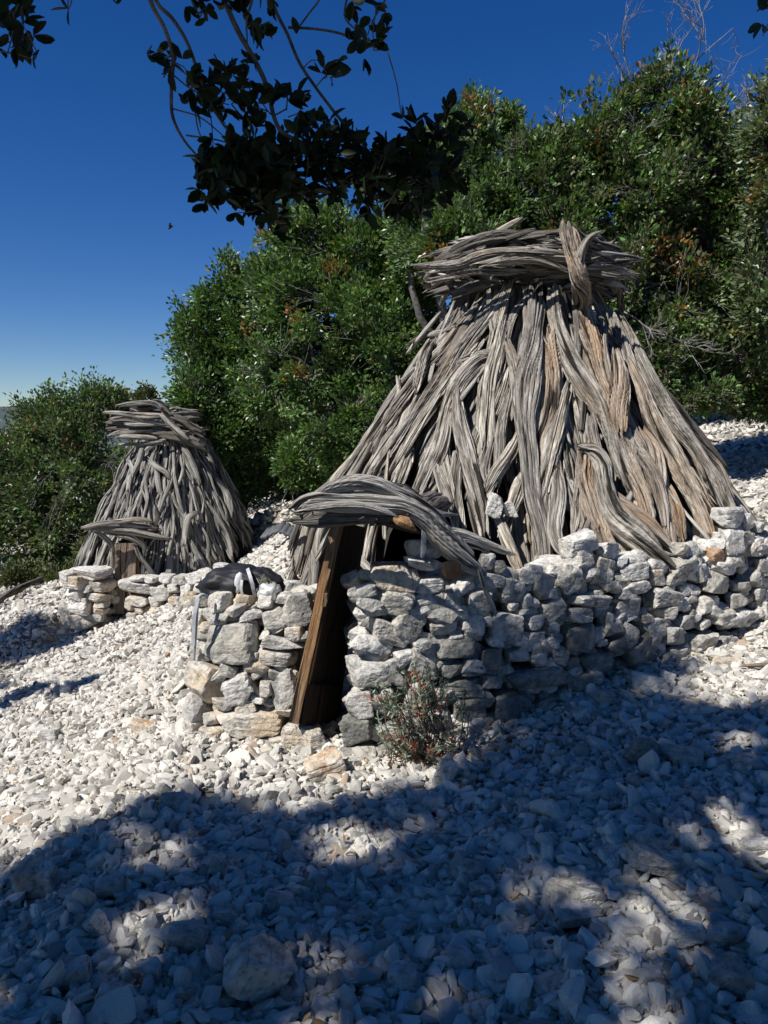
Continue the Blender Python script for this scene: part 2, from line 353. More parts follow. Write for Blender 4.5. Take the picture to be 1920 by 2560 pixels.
# ------------------------------------------------------------------ logs
def smooth_path(P, W, M):
    P = np.asarray(P, float); W = np.asarray(W, float)
    d = np.concatenate([[0], np.cumsum(np.linalg.norm(np.diff(P, axis=0), axis=1))]); L = d[-1]
    Pe = np.vstack([2 * P[0] - P[1], P, 2 * P[-1] - P[-2]])
    s = np.linspace(0, L, M); k = np.clip(np.searchsorted(d, s, 'right') - 1, 0, len(P) - 2)
    t = ((s - d[k]) / np.maximum(d[k + 1] - d[k], 1e-6))[:, None]
    p0, p1, p2, p3 = Pe[k], Pe[k + 1], Pe[k + 2], Pe[k + 3]
    Q = .5 * (2 * p1 + (p2 - p0) * t + (2 * p0 - 5 * p1 + 4 * p2 - p3) * t ** 2 + (3 * p1 - p0 - 3 * p2 + p3) * t ** 3)
    return Q, np.interp(s, d, W), s
def log_arrays(P, W, seed, out=None, K=26, M=None, flat=.7, depth=.22, wob=.02, twist=None, splinter=1.0):
    g = np.random.default_rng(seed)
    P = np.asarray(P, float); L = np.linalg.norm(np.diff(P, axis=0), axis=1).sum()
    if M is None: M = int(np.clip(L * (42 if K < 50 else 60), 16, 110))
    Q, w, s = smooth_path(P, W, M)
    o = g.uniform(0, 90)
    Q = Q + wob * np.stack([vnoise(np.stack([s * 2.6 + o, 0 * s + q, 0 * s], -1), q) for q in range(3)], -1)
    w = w * (1 + .18 * vnoise(np.stack([s * 4 + o, 0 * s + 9, 0 * s], -1), 4))
    T = np.gradient(Q, axis=0); T /= np.linalg.norm(T, axis=1)[:, None]
    if out is None: out = np.tile(g.normal(size=3), (M, 1))
    else:
        out = np.asarray(out, float)
        if out.ndim == 1: out = np.tile(out, (M, 1))
        elif len(out) != M: out = np.stack([np.interp(np.linspace(0, 1, M), np.linspace(0, 1, len(out)), out[:, q]) for q in range(3)], -1)
    Nn = out - (out * T).sum(1)[:, None] * T; Nn /= np.linalg.norm(Nn, axis=1)[:, None] + 1e-9
    B = np.cross(T, Nn)
    th = np.linspace(0, 2 * pi, K + 1)[None, :]; S = s[:, None]
    tw = (g.normal() * .5 if twist is None else twist)
    ang = th + tw * (S - L / 2) + .5 * vnoise(np.stack([S * 1.7 + o, 0 * S, 0 * S], -1), 7)
    n1 = g.integers(3, 6); n2 = g.integers(6, 10)
    def per(a, n, ph, sh): return np.exp(-(np.abs(np.sin(a * n / 2 * 1.0 + ph)) / sh) ** 2)
    cyl = np.stack([np.cos(ang) * 1.3 + o, np.sin(ang) * 1.3 + 0 * S, S * 1.4 + 0 * th], -1)
    gro = -depth * 1.5 * per(ang, 2 * (n1 // 2 + 1), g.uniform(0, 6), .20) * (.5 + .5 * vnoise(cyl * 1.2, 11)) \
          - depth * .5 * per(ang, 2 * (n2 + 4), g.uniform(0, 6), .3) * (K > 30) - depth * .8 * per(ang, 2 * (n2 // 2), g.uniform(0, 6), .25) * (.5 + .5 * vnoise(cyl + 5, 12)) \
          + depth * .9 * vnoise(cyl * np.array([1.1, 1.1, 1.0]), 13) + depth * .35 * vnoise(cyl * np.array([4.2, 4.2, 1.5]), 14)
    # ragged, splintered ends
    e = np.minimum(S / (1.1 * w[0] + .03), (L - S) / (1.1 * w[-1] + .03)); e = np.clip(e, 0, 1)
    endn = vnoise(np.stack([np.cos(th) * 2.4 + 0 * S + o, np.sin(th) * 2.4 + 0 * S, 0 * th + (S > L / 2) * 9.0], -1), 15)
    taper = np.clip(.62 + .5 * e ** .7 + .35 * endn * (1 - e), .12, 1)
    rad = (1 + gro) * taper
    a = rad * (w[:, None] / 2)
    x = -np.cos(th) * a * flat; y = np.sin(th) * a
    ax = (1 - e) * endn * w[:, None] * 1.1 * splinter * np.where(S > L / 2, 1, -1)
    V = Q[:, None] + x[..., None] * Nn[:, None] + y[..., None] * B[:, None] + ax[..., None] * T[:, None]
    uv = np.stack([np.broadcast_to((ang / (2 * pi)) * float(w.mean()) * 2.6, ang.shape) + o * 3, np.broadcast_to(S, ang.shape) + o * 17], -1)
    V = V.reshape(-1, 3); uv = uv.reshape(-1, 2)
    i, j = np.meshgrid(np.arange(M - 1), np.arange(K), indexing='ij'); k1 = K + 1
    F = np.stack([i * k1 + j, i * k1 + j + 1, (i + 1) * k1 + j + 1, (i + 1) * k1 + j], -1).reshape(-1, 4)
    n = len(V)
    V = np.vstack([V, Q[0] + T[0] * w[0] * .25, Q[-1] - T[-1] * w[-1] * .25]); uv = np.vstack([uv, uv[0], uv[-1]])
    jj = np.arange(K)
    F3 = np.concatenate([np.stack([jj * 0 + n, jj + 1, jj], -1), np.stack([jj * 0 + n + 1, (M - 1) * k1 + jj, (M - 1) * k1 + jj + 1], -1)])
    return V, uv, F, F3
class Acc:
    def __init__(s): s.V = []; s.uv = []; s.F4 = []; s.F3 = []; s.n = 0
    def add(s, V, uv, F4, F3):
        s.V.append(V); s.uv.append(uv); s.F4.append(F4 + s.n); s.F3.append(F3 + s.n); s.n += len(V)
    def mesh(s, name): return new_mesh(name, np.vstack(s.V), [np.vstack(s.F4), np.vstack(s.F3)], np.vstack(s.uv))
def log_obj(name, P, W, seed, m, parent, **kw):
    V, uv, F4, F3 = log_arrays(P, W, seed, **kw)
    o = bpy.data.objects.new(name, new_mesh(name, V, [F4, F3], uv, smooth=kw.get('K', 26) < 60)); o.data.materials.append(m); COL.objects.link(o)
    if parent is not None: child_of(o, parent)
    return o
def tube_arrays(P, W, K=5, M=None, wob=0, seed=0):
    P = np.asarray(P, float); M = M or max(4, 3 * len(P)); Q, w, s = smooth_path(P, W, M)
    if wob: Q = Q + wob * np.stack([vnoise(np.stack([s * 5 + seed * 1.7, 0 * s + q, 0 * s], -1), q) for q in range(3)], -1)
    T = np.gradient(Q, axis=0); T /= np.linalg.norm(T, axis=1)[:, None] + 1e-9
    ref = np.array([.31, .92, .2]) if abs(T[0, 2]) > .6 else np.array([.1, .2, 1.]); ref = ref / np.linalg.norm(ref)
    A = np.cross(T, ref); A /= np.linalg.norm(A, axis=1)[:, None] + 1e-9; B = np.cross(T, A)
    th = np.linspace(0, 2 * pi, K, endpoint=False)
    V = (Q[:, None] + (w[:, None, None] / 2) * (np.cos(th)[None, :, None] * A[:, None] + np.sin(th)[None, :, None] * B[:, None])).reshape(-1, 3)
    i, j = np.meshgrid(np.arange(M - 1), np.arange(K), indexing='ij'); j2 = (j + 1) % K
    F = np.stack([i * K + j, i * K + j2, (i + 1) * K + j2, (i + 1) * K + j], -1).reshape(-1, 4)
    n = len(V); V = np.vstack([V, Q[0], Q[-1]]); jj = np.arange(K); jp = (jj + 1) % K
    F3 = np.concatenate([np.stack([jj * 0 + n, jp, jj], -1), np.stack([jj * 0 + n + 1, (M - 1) * K + jj, (M - 1) * K + jp], -1)])
    return V, np.zeros((len(V), 2)), F, F3
def box_arrays(c, ex, ey, ez):
    """box with centre c and half-axis vectors ex, ey, ez; uv runs along ez"""
    c, ex, ey, ez = map(lambda v: np.asarray(v, float), (c, ex, ey, ez)); V = []; uv = []; F = []
    lz = np.linalg.norm(ez); n = 0
    for a, b, d in ((ex, ey, ez), (ey, ez, ex), (ez, ex, ey)):
        for sg in (1, -1):
            o = c + d * sg
            q = [o - a - b, o + a - b, o + a + b, o - a + b]
            if sg < 0: q = q[::-1]
            for p in q:
                V.append(p); r = p - c
                uv.append((np.dot(r, ex) / np.linalg.norm(ex) + np.dot(r, ey) / np.linalg.norm(ey) + c[0] * 9, np.dot(r, ez) / lz + c[2] * 7 + c[0] * 31))
            F.append([n, n + 1, n + 2, n + 3]); n += 4
    return np.array(V), np.array(uv), np.array(F), np.zeros((0, 3), int)

# ================================================================== LARGE HUT
ZT = np.array([-.2, .15, .84, 1.13, 1.74, 2.45, 2.75, 3.1]); RT = np.array([2.15, 2.05, 1.80, 1.58, 1.17, .66, .50, .44])
def Rz(z): return np.interp(z, ZT, RT)
def cone_hit(px, py, off=0.0, axis=HUT, Rf=Rz):
    d = ray(px, py); Y = np.linspace(axis[1] - 3.2, axis[1] + .4, 900); p = EYE[None] + d[None] * (Y / d[1])[:, None]
    e = np.hypot(p[:, 0] - axis[0], p[:, 1] - axis[1]) - (Rf(p[:, 2]) + off)
    k = np.argmax(e < 0) if (e < 0).any() else int(np.argmin(e))
    return p[k]
def outward(P, axis=HUT, up=.45):
    v = P[:, :2] - axis[None]; v = v / (np.linalg.norm(v, axis=1)[:, None] + 1e-9); return np.column_stack([v, np.full(len(v), up)])
def c1(x, y): return 960 + x / 1.728, 520 + y / 1.728
def c2(x, y): return x / 2.183, 900 + y / 2.183
def c3(x, y): return 440 + x / 2.074, 1160 + y / 2.074
def c4(x, y): return 1100 + x / 2.023, 1250 + y / 2.023

hut = empty('wooden_hut', (HUT[0], HUT[1], float(ground_z(*HUT))), 'large conical shepherd hut of grey twisted juniper logs behind the stone wall', 'hut', 'conical log huts')
LOGS = [  # traced main logs, (x, y, width) in the enlarged view of the photo; offset out of the cone
 (.12, [(808,70,84),(815,180,88),(836,300,104),(858,420,104),(882,560,90),(905,680,92),(950,800,105),(1008,960,92),(1062,1100,98),(1112,1250,92),(1150,1400,70)]),
 (.16, [(1004,625,40),(1018,720,100),(1020,860,92),(1030,950,66)]),
 (.07, [(1035,900,60),(1090,1040,105),(1160,1180,95),(1195,1320,90),(1215,1440,60)]),
 (.11, [(945,520,50),(948,620,75),(960,740,85),(990,830,70)]),
 (.10, [(722,365,55),(738,480,72),(788,600,82),(850,740,95),(925,860,95),(1000,1000,85),(1070,1180,85),(1130,1330,70)]),
 (.11, [(650,345,80),(650,430,88),(640,560,92),(620,720,112),(608,850,120),(604,960,92),(622,1100,80),(650,1250,78),(680,1400,72),(690,1570,62)]),
 (.05, [(725,540,90),(718,750,110),(702,900,115),(680,1000,105),(665,1130,95),(690,1300,60)]),
 (.08, [(525,578,32),(568,680,48),(592,800,64),(582,890,58)]),
 (.09, [(552,318,40),(520,420,62),(492,600,78),(452,750,84),(430,900,78),(430,1010,58)]),
 (.12, [(465,632,50),(400,660,64),(330,740,74),(280,850,84),(240,1000,92),(190,1130,100),(150,1240,76)]),
 (.07, [(612,400,32),(560,470,44),(530,560,48),(500,700,58)]),
 (.12, [(318,808,60),(330,900,78),(350,1000,84),(370,1100,84),(395,1230,78),(430,1400,60)]),
 (.09, [(802,758,52),(770,880,64),(740,1000,74),(712,1150,64),(684,1290,50)]),
 (.05, [(830,830,52),(850,950,58),(862,1060,60)]),
 (.16, [(836,1042,24),(900,1060,64),(940,1120,84),(952,1220,94),(990,1320,104),(1080,1410,112),(1150,1480,100),(1205,1535,60)]),
 (.10, [(868,1080,84),(872,1180,92),(900,1280,104),(935,1390,98),(975,1480,80)]),
 (.17, [(1008,1255,50),(1070,1310,84),(1140,1370,96),(1225,1465,48)]),
 (.05, [(1105,960,70),(1150,1060,100),(1185,1180,100),(1200,1300,90),(1215,1420,80)]),
 (.09, [(1225,1225,60),(1262,1320,84),(1295,1440,74)]),
 (.10, [(1062,680,52),(1120,800,84),(1190,950,94),(1262,1080,112),(1330,1220,124),(1400,1370,112),(1450,1500,74)]),
 (.07, [(1010,468,42),(1060,560,50),(1105,650,64),(1180,780,76),(1252,930,84),(1330,1040,94),(1420,1180,100),(1480,1300,90)]),
 (.05, [(960,440,60),(1010,560,60),(1070,700,66),(1140,840,70)]),
 (.06, [(1090,600,44),(1200,820,64),(1320,990,66),(1430,1110,66),(1505,1240,52)]),
 (.08, [(430,400,52),(370,480,64),(290,590,74),(180,700,76),(90,820,74),(0,930,64)]),
 (.09, [(505,388,62),(440,480,84),(350,600,86),(270,720,86),(170,850,86),(80,980,86),(-10,1110,84)]),
 (.07, [(340,455,50),(270,560,64),(200,650,50)]),
 (.14, [(205,585,60),(172,680,66),(140,790,50)]),
 (.05, [(520,700,60),(460,860,70),(400,1000,70),(330,1180,70)]),
 (.11, [(262,978,40),(258,1100,54),(292,1260,40)]),
 (.13, [(225,1128,30),(262,1220,44),(300,1310,30)]),
 (.08, [(542,798,40),(512,920,54),(500,1050,54),(482,1190,40)]),
 (.10, [(572,978,40),(540,1050,64),(482,1150,66),(440,1240,52)]),
 (.13, [(742,1118,52),(752,1230,66),(742,1350,66),(745,1430,66),(795,1520,50)]),
 (.10, [(800,1198,50),(832,1300,64),(815,1420,50)]),
 (.08, [(732,1098,30),(704,1250,44),(712,1400,44),(722,1570,30)]),
 (.06, [(790,1040,44),(805,1180,50),(790,1300,50)]),
 (.07, [(318,1080,52),(318,1230,66),(332,1370,60)]),
 (.10, [(442,1030,46),(420,1120,50),(436,1200,36)]),
 (.15, [(500,1340,64),(540,1450,70),(592,1570,58)]),
 (.05, [(1000,1380,70),(1050,1450,80),(1110,1530,60)]),
 (.08, [(420,560,60),(330,680,66),(230,820,66),(120,980,66),(30,1150,60)]),
 (.12, [(370,640,24),(290,680,30),(240,760,24)]),
 (.08, [(60,730,26),(62,800,34),(30,860,30)]),
 (.07, [(120,1040,60),(60,1180,66),(0,1320,60)]),
 (.09, [(880,880,50),(900,980,60),(930,1080,50)]),
 (.06, [(590,1180,60),(560,1290,66),(520,1400,50)]),
 (.10, [(845,1180,40),(840,1290,50),(870,1420,40)]),
]
sd = 100; n_log = 0; used_az = []
for li, (off, pts) in enumerate(LOGS):
    P = []; W = []
    for x, y, w in pts:
        px, py = c1(x, y)
        if y < 330 and x > 750:
            p = at(px, py, 5.40)
        else: p = cone_hit(px, py, off)
        P.append(p); W.append(w / 1.728 / FPX * p[1] * .95)
    P = np.array(P); sd += 1
    Q, _, _ = smooth_path(P, W, 12)
    log_obj('log', P, W, sd, M_wood_warm if li in (0, 1, 2, 3, 15, 16, 17, 18, 19, 6) else M_wood, hut, splinter=.35 if li == 0 else 1.0, out=outward(Q), K=72, flat=.75, depth=.42, wob=.014); n_log += 1
# forked tip of the upright trunk
P = [at(*c1(x, y), 5.36) for x, y in ((944,104),(900,126),(866,170),(846,225),(842,262))]
log_obj('log', P, [.03,.045,.06,.07,.05], 77, M_wood, hut, out=(0, -1, .3), K=36, flat=.7); n_log += 1
# twig sticking out on the left
P = [cone_hit(*c1(300, 520), .1), at(*c1(190, 560), 6.2), at(*c1(118, 592), 6.15)]
log_obj('log', P, [.10, .09, .03], 78, M_wood, hut, out=(0, -1, .3), K=20); n_log += 1

def cone_log(axis, Rf, az, z0, z1, off, skew, w, seed, K, flat=.7, depth=.24, arc=.0, wob=.03):
    t = np.linspace(0, 1, 6); z = z0 + (z1 - z0) * t; a = az + skew * (t - .5) + arc * np.sin(t * pi)
    r = Rf(z) + off; P = np.stack([axis[0] + r * np.sin(a), axis[1] - r * np.cos(a), z], -1)
    W = w * np.interp(t, [0, .2, .6, 1], [.85, 1.05, 1, .6])
    Q, _, _ = smooth_path(P, W, 12)
    return log_arrays(P, W, seed, out=outward(Q, axis), K=K, flat=flat, depth=depth, wob=wob)
DOOR_AZ = math.atan2(-.27 - HUT[0], -(4.0 - HUT[1]))      # azimuth of the doorway round the axis, 0 = towards the camera
g = np.random.default_rng(21)
infill = Acc(); cands = []
for k in range(330):
    az = g.uniform(-pi, pi); layer = g.integers(0, 2)
    z0 = float(ground_z(HUT[0] + 2.05 * sin(az), HUT[1] - 2.05 * cos(az))) - .03 if abs(az) > 1.25 else .30
    z0 += g.uniform(0, .9) ** 2 * 1.6
    z1 = min(z0 + g.uniform(.9, 2.3), 2.72)
    if g.random() < .25: z1 = g.uniform(2.3, 2.7); z0 = max(z0, z1 - g.uniform(.8, 1.6))
    d = (az - DOOR_AZ + pi) % (2 * pi) - pi
    if abs(d) < .30 and z0 < 1.25: z0 = 1.28; z1 = g.uniform(2.2, 2.75)
    if z1 - z0 < .4: continue
    cands.append((az, z0, z1, -.09 + .055 * layer + g.uniform(-.02, .02), g.normal() * .13, g.uniform(.055, .115) * (1.15 - .18 * (z0 + z1) / 2), 1000 + k, g.normal() * .03))
vis = [c for c in cands if abs(c[0]) < 1.75]; rest = [c for c in cands if abs(c[0]) >= 1.75]
g = np.random.default_rng(59)
for k in range(34):   # broken stubs and splinters lying on the outside
    az = g.uniform(-1.3, .95); z0 = g.uniform(.55, 2.2); L_ = g.uniform(.25, .7)
    V, uv, F4, F3 = cone_log(HUT, Rz, az, z0, min(z0 + L_, 2.6), g.uniform(.06, .13), g.normal() * .16, g.uniform(.03, .06), 1500 + k, 24, depth=.4, wob=.008)
    o = bpy.data.objects.new('log', new_mesh('log', V, [F4, F3], uv)); o.data.materials.append((M_wood, M_wood_pale, M_wood_dark)[k % 3]); COL.objects.link(o); child_of(o, hut)
n_log += 34
for c in vis[:98 - n_log]:
    V, uv, F4, F3 = cone_log(HUT, Rz, *c[:7], 30, arc=c[7])
    o = bpy.data.objects.new('log', new_mesh('log', V, [F4, F3], uv)); o.data.materials.append(M_wood if c[6] % 2 else M_wood_dark); COL.objects.link(o); child_of(o, hut)  # every other recessed log is darker so the gaps look shaded
for c in vis[98 - n_log:] + rest:
    infill.add(*cone_log(HUT, Rz, *c[:7], 18, arc=c[7]))
o = link('log_infill', infill.mesh('log_infill'), M_wood); child_of(o, hut); o['kind'] = 'stuff'
# dense inner layer of thin poles and the lining behind it, near black so gaps look shaded
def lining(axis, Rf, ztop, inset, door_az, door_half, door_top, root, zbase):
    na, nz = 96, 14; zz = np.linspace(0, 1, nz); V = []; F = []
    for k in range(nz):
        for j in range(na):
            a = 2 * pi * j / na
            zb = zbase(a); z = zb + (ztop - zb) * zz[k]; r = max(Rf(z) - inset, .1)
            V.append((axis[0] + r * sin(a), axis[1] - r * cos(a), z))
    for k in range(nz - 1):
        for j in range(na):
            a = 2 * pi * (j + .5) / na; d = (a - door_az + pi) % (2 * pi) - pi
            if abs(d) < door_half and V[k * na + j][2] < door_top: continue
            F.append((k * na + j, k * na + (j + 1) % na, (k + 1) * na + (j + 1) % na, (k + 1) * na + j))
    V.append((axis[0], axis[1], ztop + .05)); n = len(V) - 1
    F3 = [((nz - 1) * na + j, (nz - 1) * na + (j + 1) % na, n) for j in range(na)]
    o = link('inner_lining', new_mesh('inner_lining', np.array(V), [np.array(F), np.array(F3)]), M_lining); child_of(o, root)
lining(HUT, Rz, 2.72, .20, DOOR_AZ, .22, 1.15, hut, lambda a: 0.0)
# --- the ring of logs round the top
ring = empty('roof_ring', (HUT[0], HUT[1], 2.7), None, None, parent=hut)
RING = [ # traced front logs: list of (x, y, w), depth offset from the ring front (y=5.62)
 (M_wood_dark, 5.70, 0.0, [(262,192,50),(330,150,62),(430,118,74),(540,108,78),(650,120,80),(760,122,70),(800,130,50)]),
 (M_wood_dark, 5.80, .1, [(430,150,60),(560,150,60),(700,108,56),(820,110,50),(920,150,40)]),
 (M_wood_dark, 5.62, 0.0, [(300,215,40),(420,190,50),(540,190,54),(640,165,50),(760,160,44)]),
 (M_wood, 5.55, 0.0, [(172,255,30),(250,250,50),(340,240,50),(440,205,48),(560,190,50),(680,195,60),(780,215,50)]),
 (M_wood, 5.50, 0.0, [(450,240,56),(530,232,74),(620,232,70),(700,238,48),(780,262,30)]),
 (M_wood, 5.52, 0.0, [(205,300,26),(290,285,44),(400,268,44),(500,272,44),(580,262,30)]),
 (M_wood, 5.56, 0.0, [(225,330,20),(330,300,34),(450,292,40),(560,292,36),(660,290,40),(780,280,24)]),
 (M_wood, 5.58, 0.0, [(300,335,24),(380,322,36),(470,310,36),(560,300,24)]),
 (M_wood_dark, 5.75, 0.0, [(240,350,40),(330,330,60),(450,330,60),(560,310,70),(700,300,60),(800,300,50)]),
 (M_wood_dark, 5.85, 0.0, [(230,300,50),(300,390,60),(360,420,50),(420,400,30)]),
 (M_wood, 5.58, .25, [(780,215,40),(860,205,54),(950,205,52),(1045,205,28)]),
 (M_wood, 5.55, .25, [(800,240,40),(900,235,46),(1000,248,44),(1085,268,24)]),
 (M_wood, 5.60, .3, [(880,262,30),(950,280,40),(1010,300,36),(1055,310,24)]),
 (M_wood, 5.62, .3, [(860,290,30),(930,310,44),(990,335,40),(1040,352,24)]),
 (M_wood_dark, 5.80, .3, [(860,160,50),(900,140,50),(945,150,30)]),
 (M_wood_dark, 5.85, .2, [(700,250,60),(850,260,60),(960,260,60),(1040,290,40)]),
]
g = np.random.default_rng(58)
for k, (m, y0, slope, pts) in enumerate(RING):
    if k in (6, 7, 8, 9, 15): continue
    P = []; W = []
    for x, y, w in pts:
        y += (34, 26, 14)[k] if k < 3 else 4
        px, py = c1(x, y); dx = (px - 1310) / 250.
        p = at(px, py, y0 + .12 * dx * dx + slope * max(0, dx)); P.append(p); W.append(w / 1.728 / FPX * p[1] * .72)
    log_obj('log', P, W, 400 + k, m, ring, out=(0, -1, .25), K=60, flat=.8, depth=.42, wob=.03, splinter=2.2)
for k in range(40):       # front: straight broken chords stacked like a nest
    lay = k % 5; a = g.uniform(-1.15, 1.15); z = 2.65 + .064 * lay + g.uniform(-.03, .03); r = (.60 + .035 * lay if lay < 4 else .64) + g.uniform(-.05, .05); L = g.uniform(.22, .50)
    t = np.array([cos(a), sin(a), g.normal() * .13]); nrm = np.array([sin(a), -cos(a), .25]); c = np.array([HUT[0] - .02 + r * sin(a), HUT[1] - r * cos(a), z])
    P = [c + t * L * q + g.normal(size=3) * .018 for q in (-1, -.4, .3, 1)]; w0 = g.uniform(.035, .085)
    log_obj('log', P, [w0 * .8, w0, w0, w0 * .7], 540 + k, (M_wood, M_wood_pale, M_wood_dark, M_wood)[k % 4] if lay > 0 else M_wood_dark, ring, out=nrm, K=30, flat=.75, depth=.4, splinter=2.5)  # lowest row coloured darker for the shade under the ring
for k in range(34):       # sides and back of the ring
    a = g.uniform(.95, 2 * pi - .95); z = g.uniform(2.68, 2.92); r = g.uniform(.54, .70); L = g.uniform(.4, .7)
    cx, cy = HUT[0] + r * sin(a), HUT[1] - r * cos(a); t = np.array([cos(a), sin(a), g.normal() * .2]); nrm = np.array([sin(a), -cos(a), .2])
    P = [np.array([cx, cy, z]) + t * L * s - nrm * (s * s) * .10 for s in (-1, -.4, .3, 1)]
    log_obj('log', P, [.05, .085, .08, .04], 450 + k, M_wood if k % 2 else M_wood_dark, ring, out=nrm, K=20, flat=.8, depth=.25)
for k in range(16):       # lid of branches across the top
    a = g.uniform(0, pi); o_ = g.uniform(-.6, .6); t = np.array([cos(a), sin(a), 0]); n_ = np.array([-sin(a), cos(a), 0]); L = sqrt(max(.1, .74 ** 2 - o_ ** 2))
    P = [np.array([HUT[0], HUT[1], 2.76 + .12 * g.random() + .1 * (1 - s * s)]) + t * L * s + n_ * o_ for s in (-1, -.3, .4, 1)]
    log_obj('log', P, [.06, .10, .10, .05], 500 + k, M_wood_dark, ring, out=(0, 0, 1), K=16)
# --- the porch hood over the doorway
porch = empty('porch_hood', (-.27, 3.9, 1.2), None, None, parent=hut)
HOOD = [
 (3.52, 3.88, M_wood, [(612,250,46),(660,215,80),(740,195,110),(840,190,116),(960,190,110),(1080,205,104),(1180,225,110),(1280,285,132),(1350,360,136),(1420,430,124),(1500,500,100),(1575,556,56)]),
 (3.58, 3.92, M_wood, [(690,165,40),(780,128,70),(900,112,84),(1020,125,90),(1120,155,96),(1220,190,96),(1310,240,84),(1390,310,60),(1440,390,40)]),
 (3.50, 3.55, M_wood, [(640,255,30),(740,235,40),(860,222,44),(980,225,44),(1080,250,40),(1140,280,20)]),
 (3.66, 3.75, M_wood_dark, [(640,300,50),(760,290,90),(900,285,100),(1050,285,90),(1180,270,70),(1250,260,50)]),
 (3.85, 3.9, M_wood_dark, [(700,250,110),(850,230,130),(1000,230,130),(1150,250,100)]),
 (4.05, 4.1, M_wood_dark, [(760,240,110),(900,220,130),(1050,230,130),(1250,290,110)]),
 (3.95, 4.2, M_wood, [(1050,66,18),(1120,88,40),(1200,110,44),(1260,160,34),(1330,220,24)]),
 (3.98, 4.25, M_wood, [(1160,150,60),(1260,215,60),(1370,250,40),(1460,250,14)]),
 (3.96, 4.15, M_wood, [(1400,335,30),(1490,362,48),(1580,400,52),(1680,445,44),(1760,480,30)]),
 (3.88, 4.05, M_wood, [(1440,400,40),(1530,425,46),(1600,450,30)]),
 (3.92, 3.95, M_wood, [(1440,480,60),(1500,560,80),(1560,600,60),(1550,560,40)]),
 (3.78, 3.86, M_wood, [(1568,560,18),(1600,650,22),(1640,730,24),(1660,790,16)]),
]
for k, (ya, yb, m, pts) in enumerate(HOOD):
    P = []; W = []
    for i, (x, y, w) in enumerate(pts):
        p = at(*c3(x, y), ya + (yb - ya) * i / (len(pts) - 1)); P.append(p); W.append(w / 2.074 / FPX * p[1] * 1.0)
    log_obj('log', P, W, 600 + k, M_wood_pale if m is M_wood else m, porch, out=(0, -1, .35), K=70, M=100, flat=.95 if k < 6 else .7, depth=.27, wob=.022, twist=.15)
# roof pieces running back from the hood to the cone
for k in range(9):
    x0 = -.34 + k * .055; z = 1.16 + .02 * sin(k * 2.1)
    P = [np.array([x0, 3.72, z]), np.array([x0 + .12, 4.2, z + .0]), np.array([x0 + .28, 4.75, z + .0])]
    log_obj('log', P, [.10, .13, .11], 630 + k, M_wood_dark, porch, out=(0, 0, 1), K=18)
# --- doorway: left jamb, plank lining, threshold board
df = empty('door_frame', (-.55, 3.75, .05), None, None, parent=hut)
def slab4(name, q, depthv, m, parent, bev=.004, seg=26):
    """a plank from a front quad (bottom-left, bottom-right, top-right, top-left) and a depth vector; edges worn by noise"""
    q = [np.asarray(v, float) for v in q]; dv = np.asarray(depthv, float); g2 = np.random.default_rng(int(abs(q[0][0] * 1e4)) + 3)
    V = []; uv = []; L = np.linalg.norm(q[3] - q[0]); prof = [(0, 0), (.08, -.06), (.5, -.09), (.92, -.06), (1, 0), (1, 1), (0, 1)]
    nl = seg; K = len(prof); Wd = np.linalg.norm(q[1] - q[0])
    for i in range(nl + 1):
        t = i / nl; a = q[0] * (1 - t) + q[3] * t; b = q[1] * (1 - t) + q[2] * t
        acc = 0; last = None
        for k, (u, d) in enumerate(prof + [prof[0]]):
            jit = (vnoise(np.array([t * 9 + k * 5.1, k * 3.3, q[0][0] * 40]), 5)) * .006
            p = a * (1 - u) + b * u + dv * (d * (.1 if d < 0 else 1)) + (b - a) / Wd * jit
            if last is not None: acc += np.linalg.norm(p - last)
            last = p; V.append(p); uv.append((acc + q[0][0] * 13, t * L + q[0][0] * 57))
    V = np.array(V); k1 = K + 1
    i, j = np.meshgrid(np.arange(nl), np.arange(K), indexing='ij')
    F = np.stack([i * k1 + j, i * k1 + j + 1, (i + 1) * k1 + j + 1, (i + 1) * k1 + j], -1).reshape(-1, 4)
    caps = np.array([list(range(K))[::-1], [nl * k1 + j for j in range(K)]])
    o = link(name, new_mesh(name, V, [F, caps], np.array(uv), smooth=False), m); child_of(o, parent); return o
jb = [at(*c3(584, 1338), 3.66), at(*c3(634, 1352), 3.66), at(*c3(856, 288), 3.80), at(*c3(808, 288), 3.80)]
slab4('jamb', jb, (.015, .05, 0), M_plank, df)
# planks of the lining run from the jamb edge inwards
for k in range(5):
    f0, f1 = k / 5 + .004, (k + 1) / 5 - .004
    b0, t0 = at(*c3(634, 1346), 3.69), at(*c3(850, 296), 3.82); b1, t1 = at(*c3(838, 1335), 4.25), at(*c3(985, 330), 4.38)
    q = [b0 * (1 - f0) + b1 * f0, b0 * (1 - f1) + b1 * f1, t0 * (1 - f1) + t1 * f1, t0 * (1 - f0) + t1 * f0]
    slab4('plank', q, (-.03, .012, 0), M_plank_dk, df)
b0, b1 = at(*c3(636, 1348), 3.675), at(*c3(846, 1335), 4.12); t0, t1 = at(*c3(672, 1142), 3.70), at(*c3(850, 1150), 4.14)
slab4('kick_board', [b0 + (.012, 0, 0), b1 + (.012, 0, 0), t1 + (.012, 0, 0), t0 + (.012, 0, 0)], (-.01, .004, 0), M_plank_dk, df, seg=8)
q = [at(*c3(760, 740), 3.70), at(*c3(776, 740), 3.70), at(*c3(784, 675), 3.70), at(*c3(770, 675), 3.70)]
slab4('latch', q, (0, .03, 0), M_plank, df, seg=4)

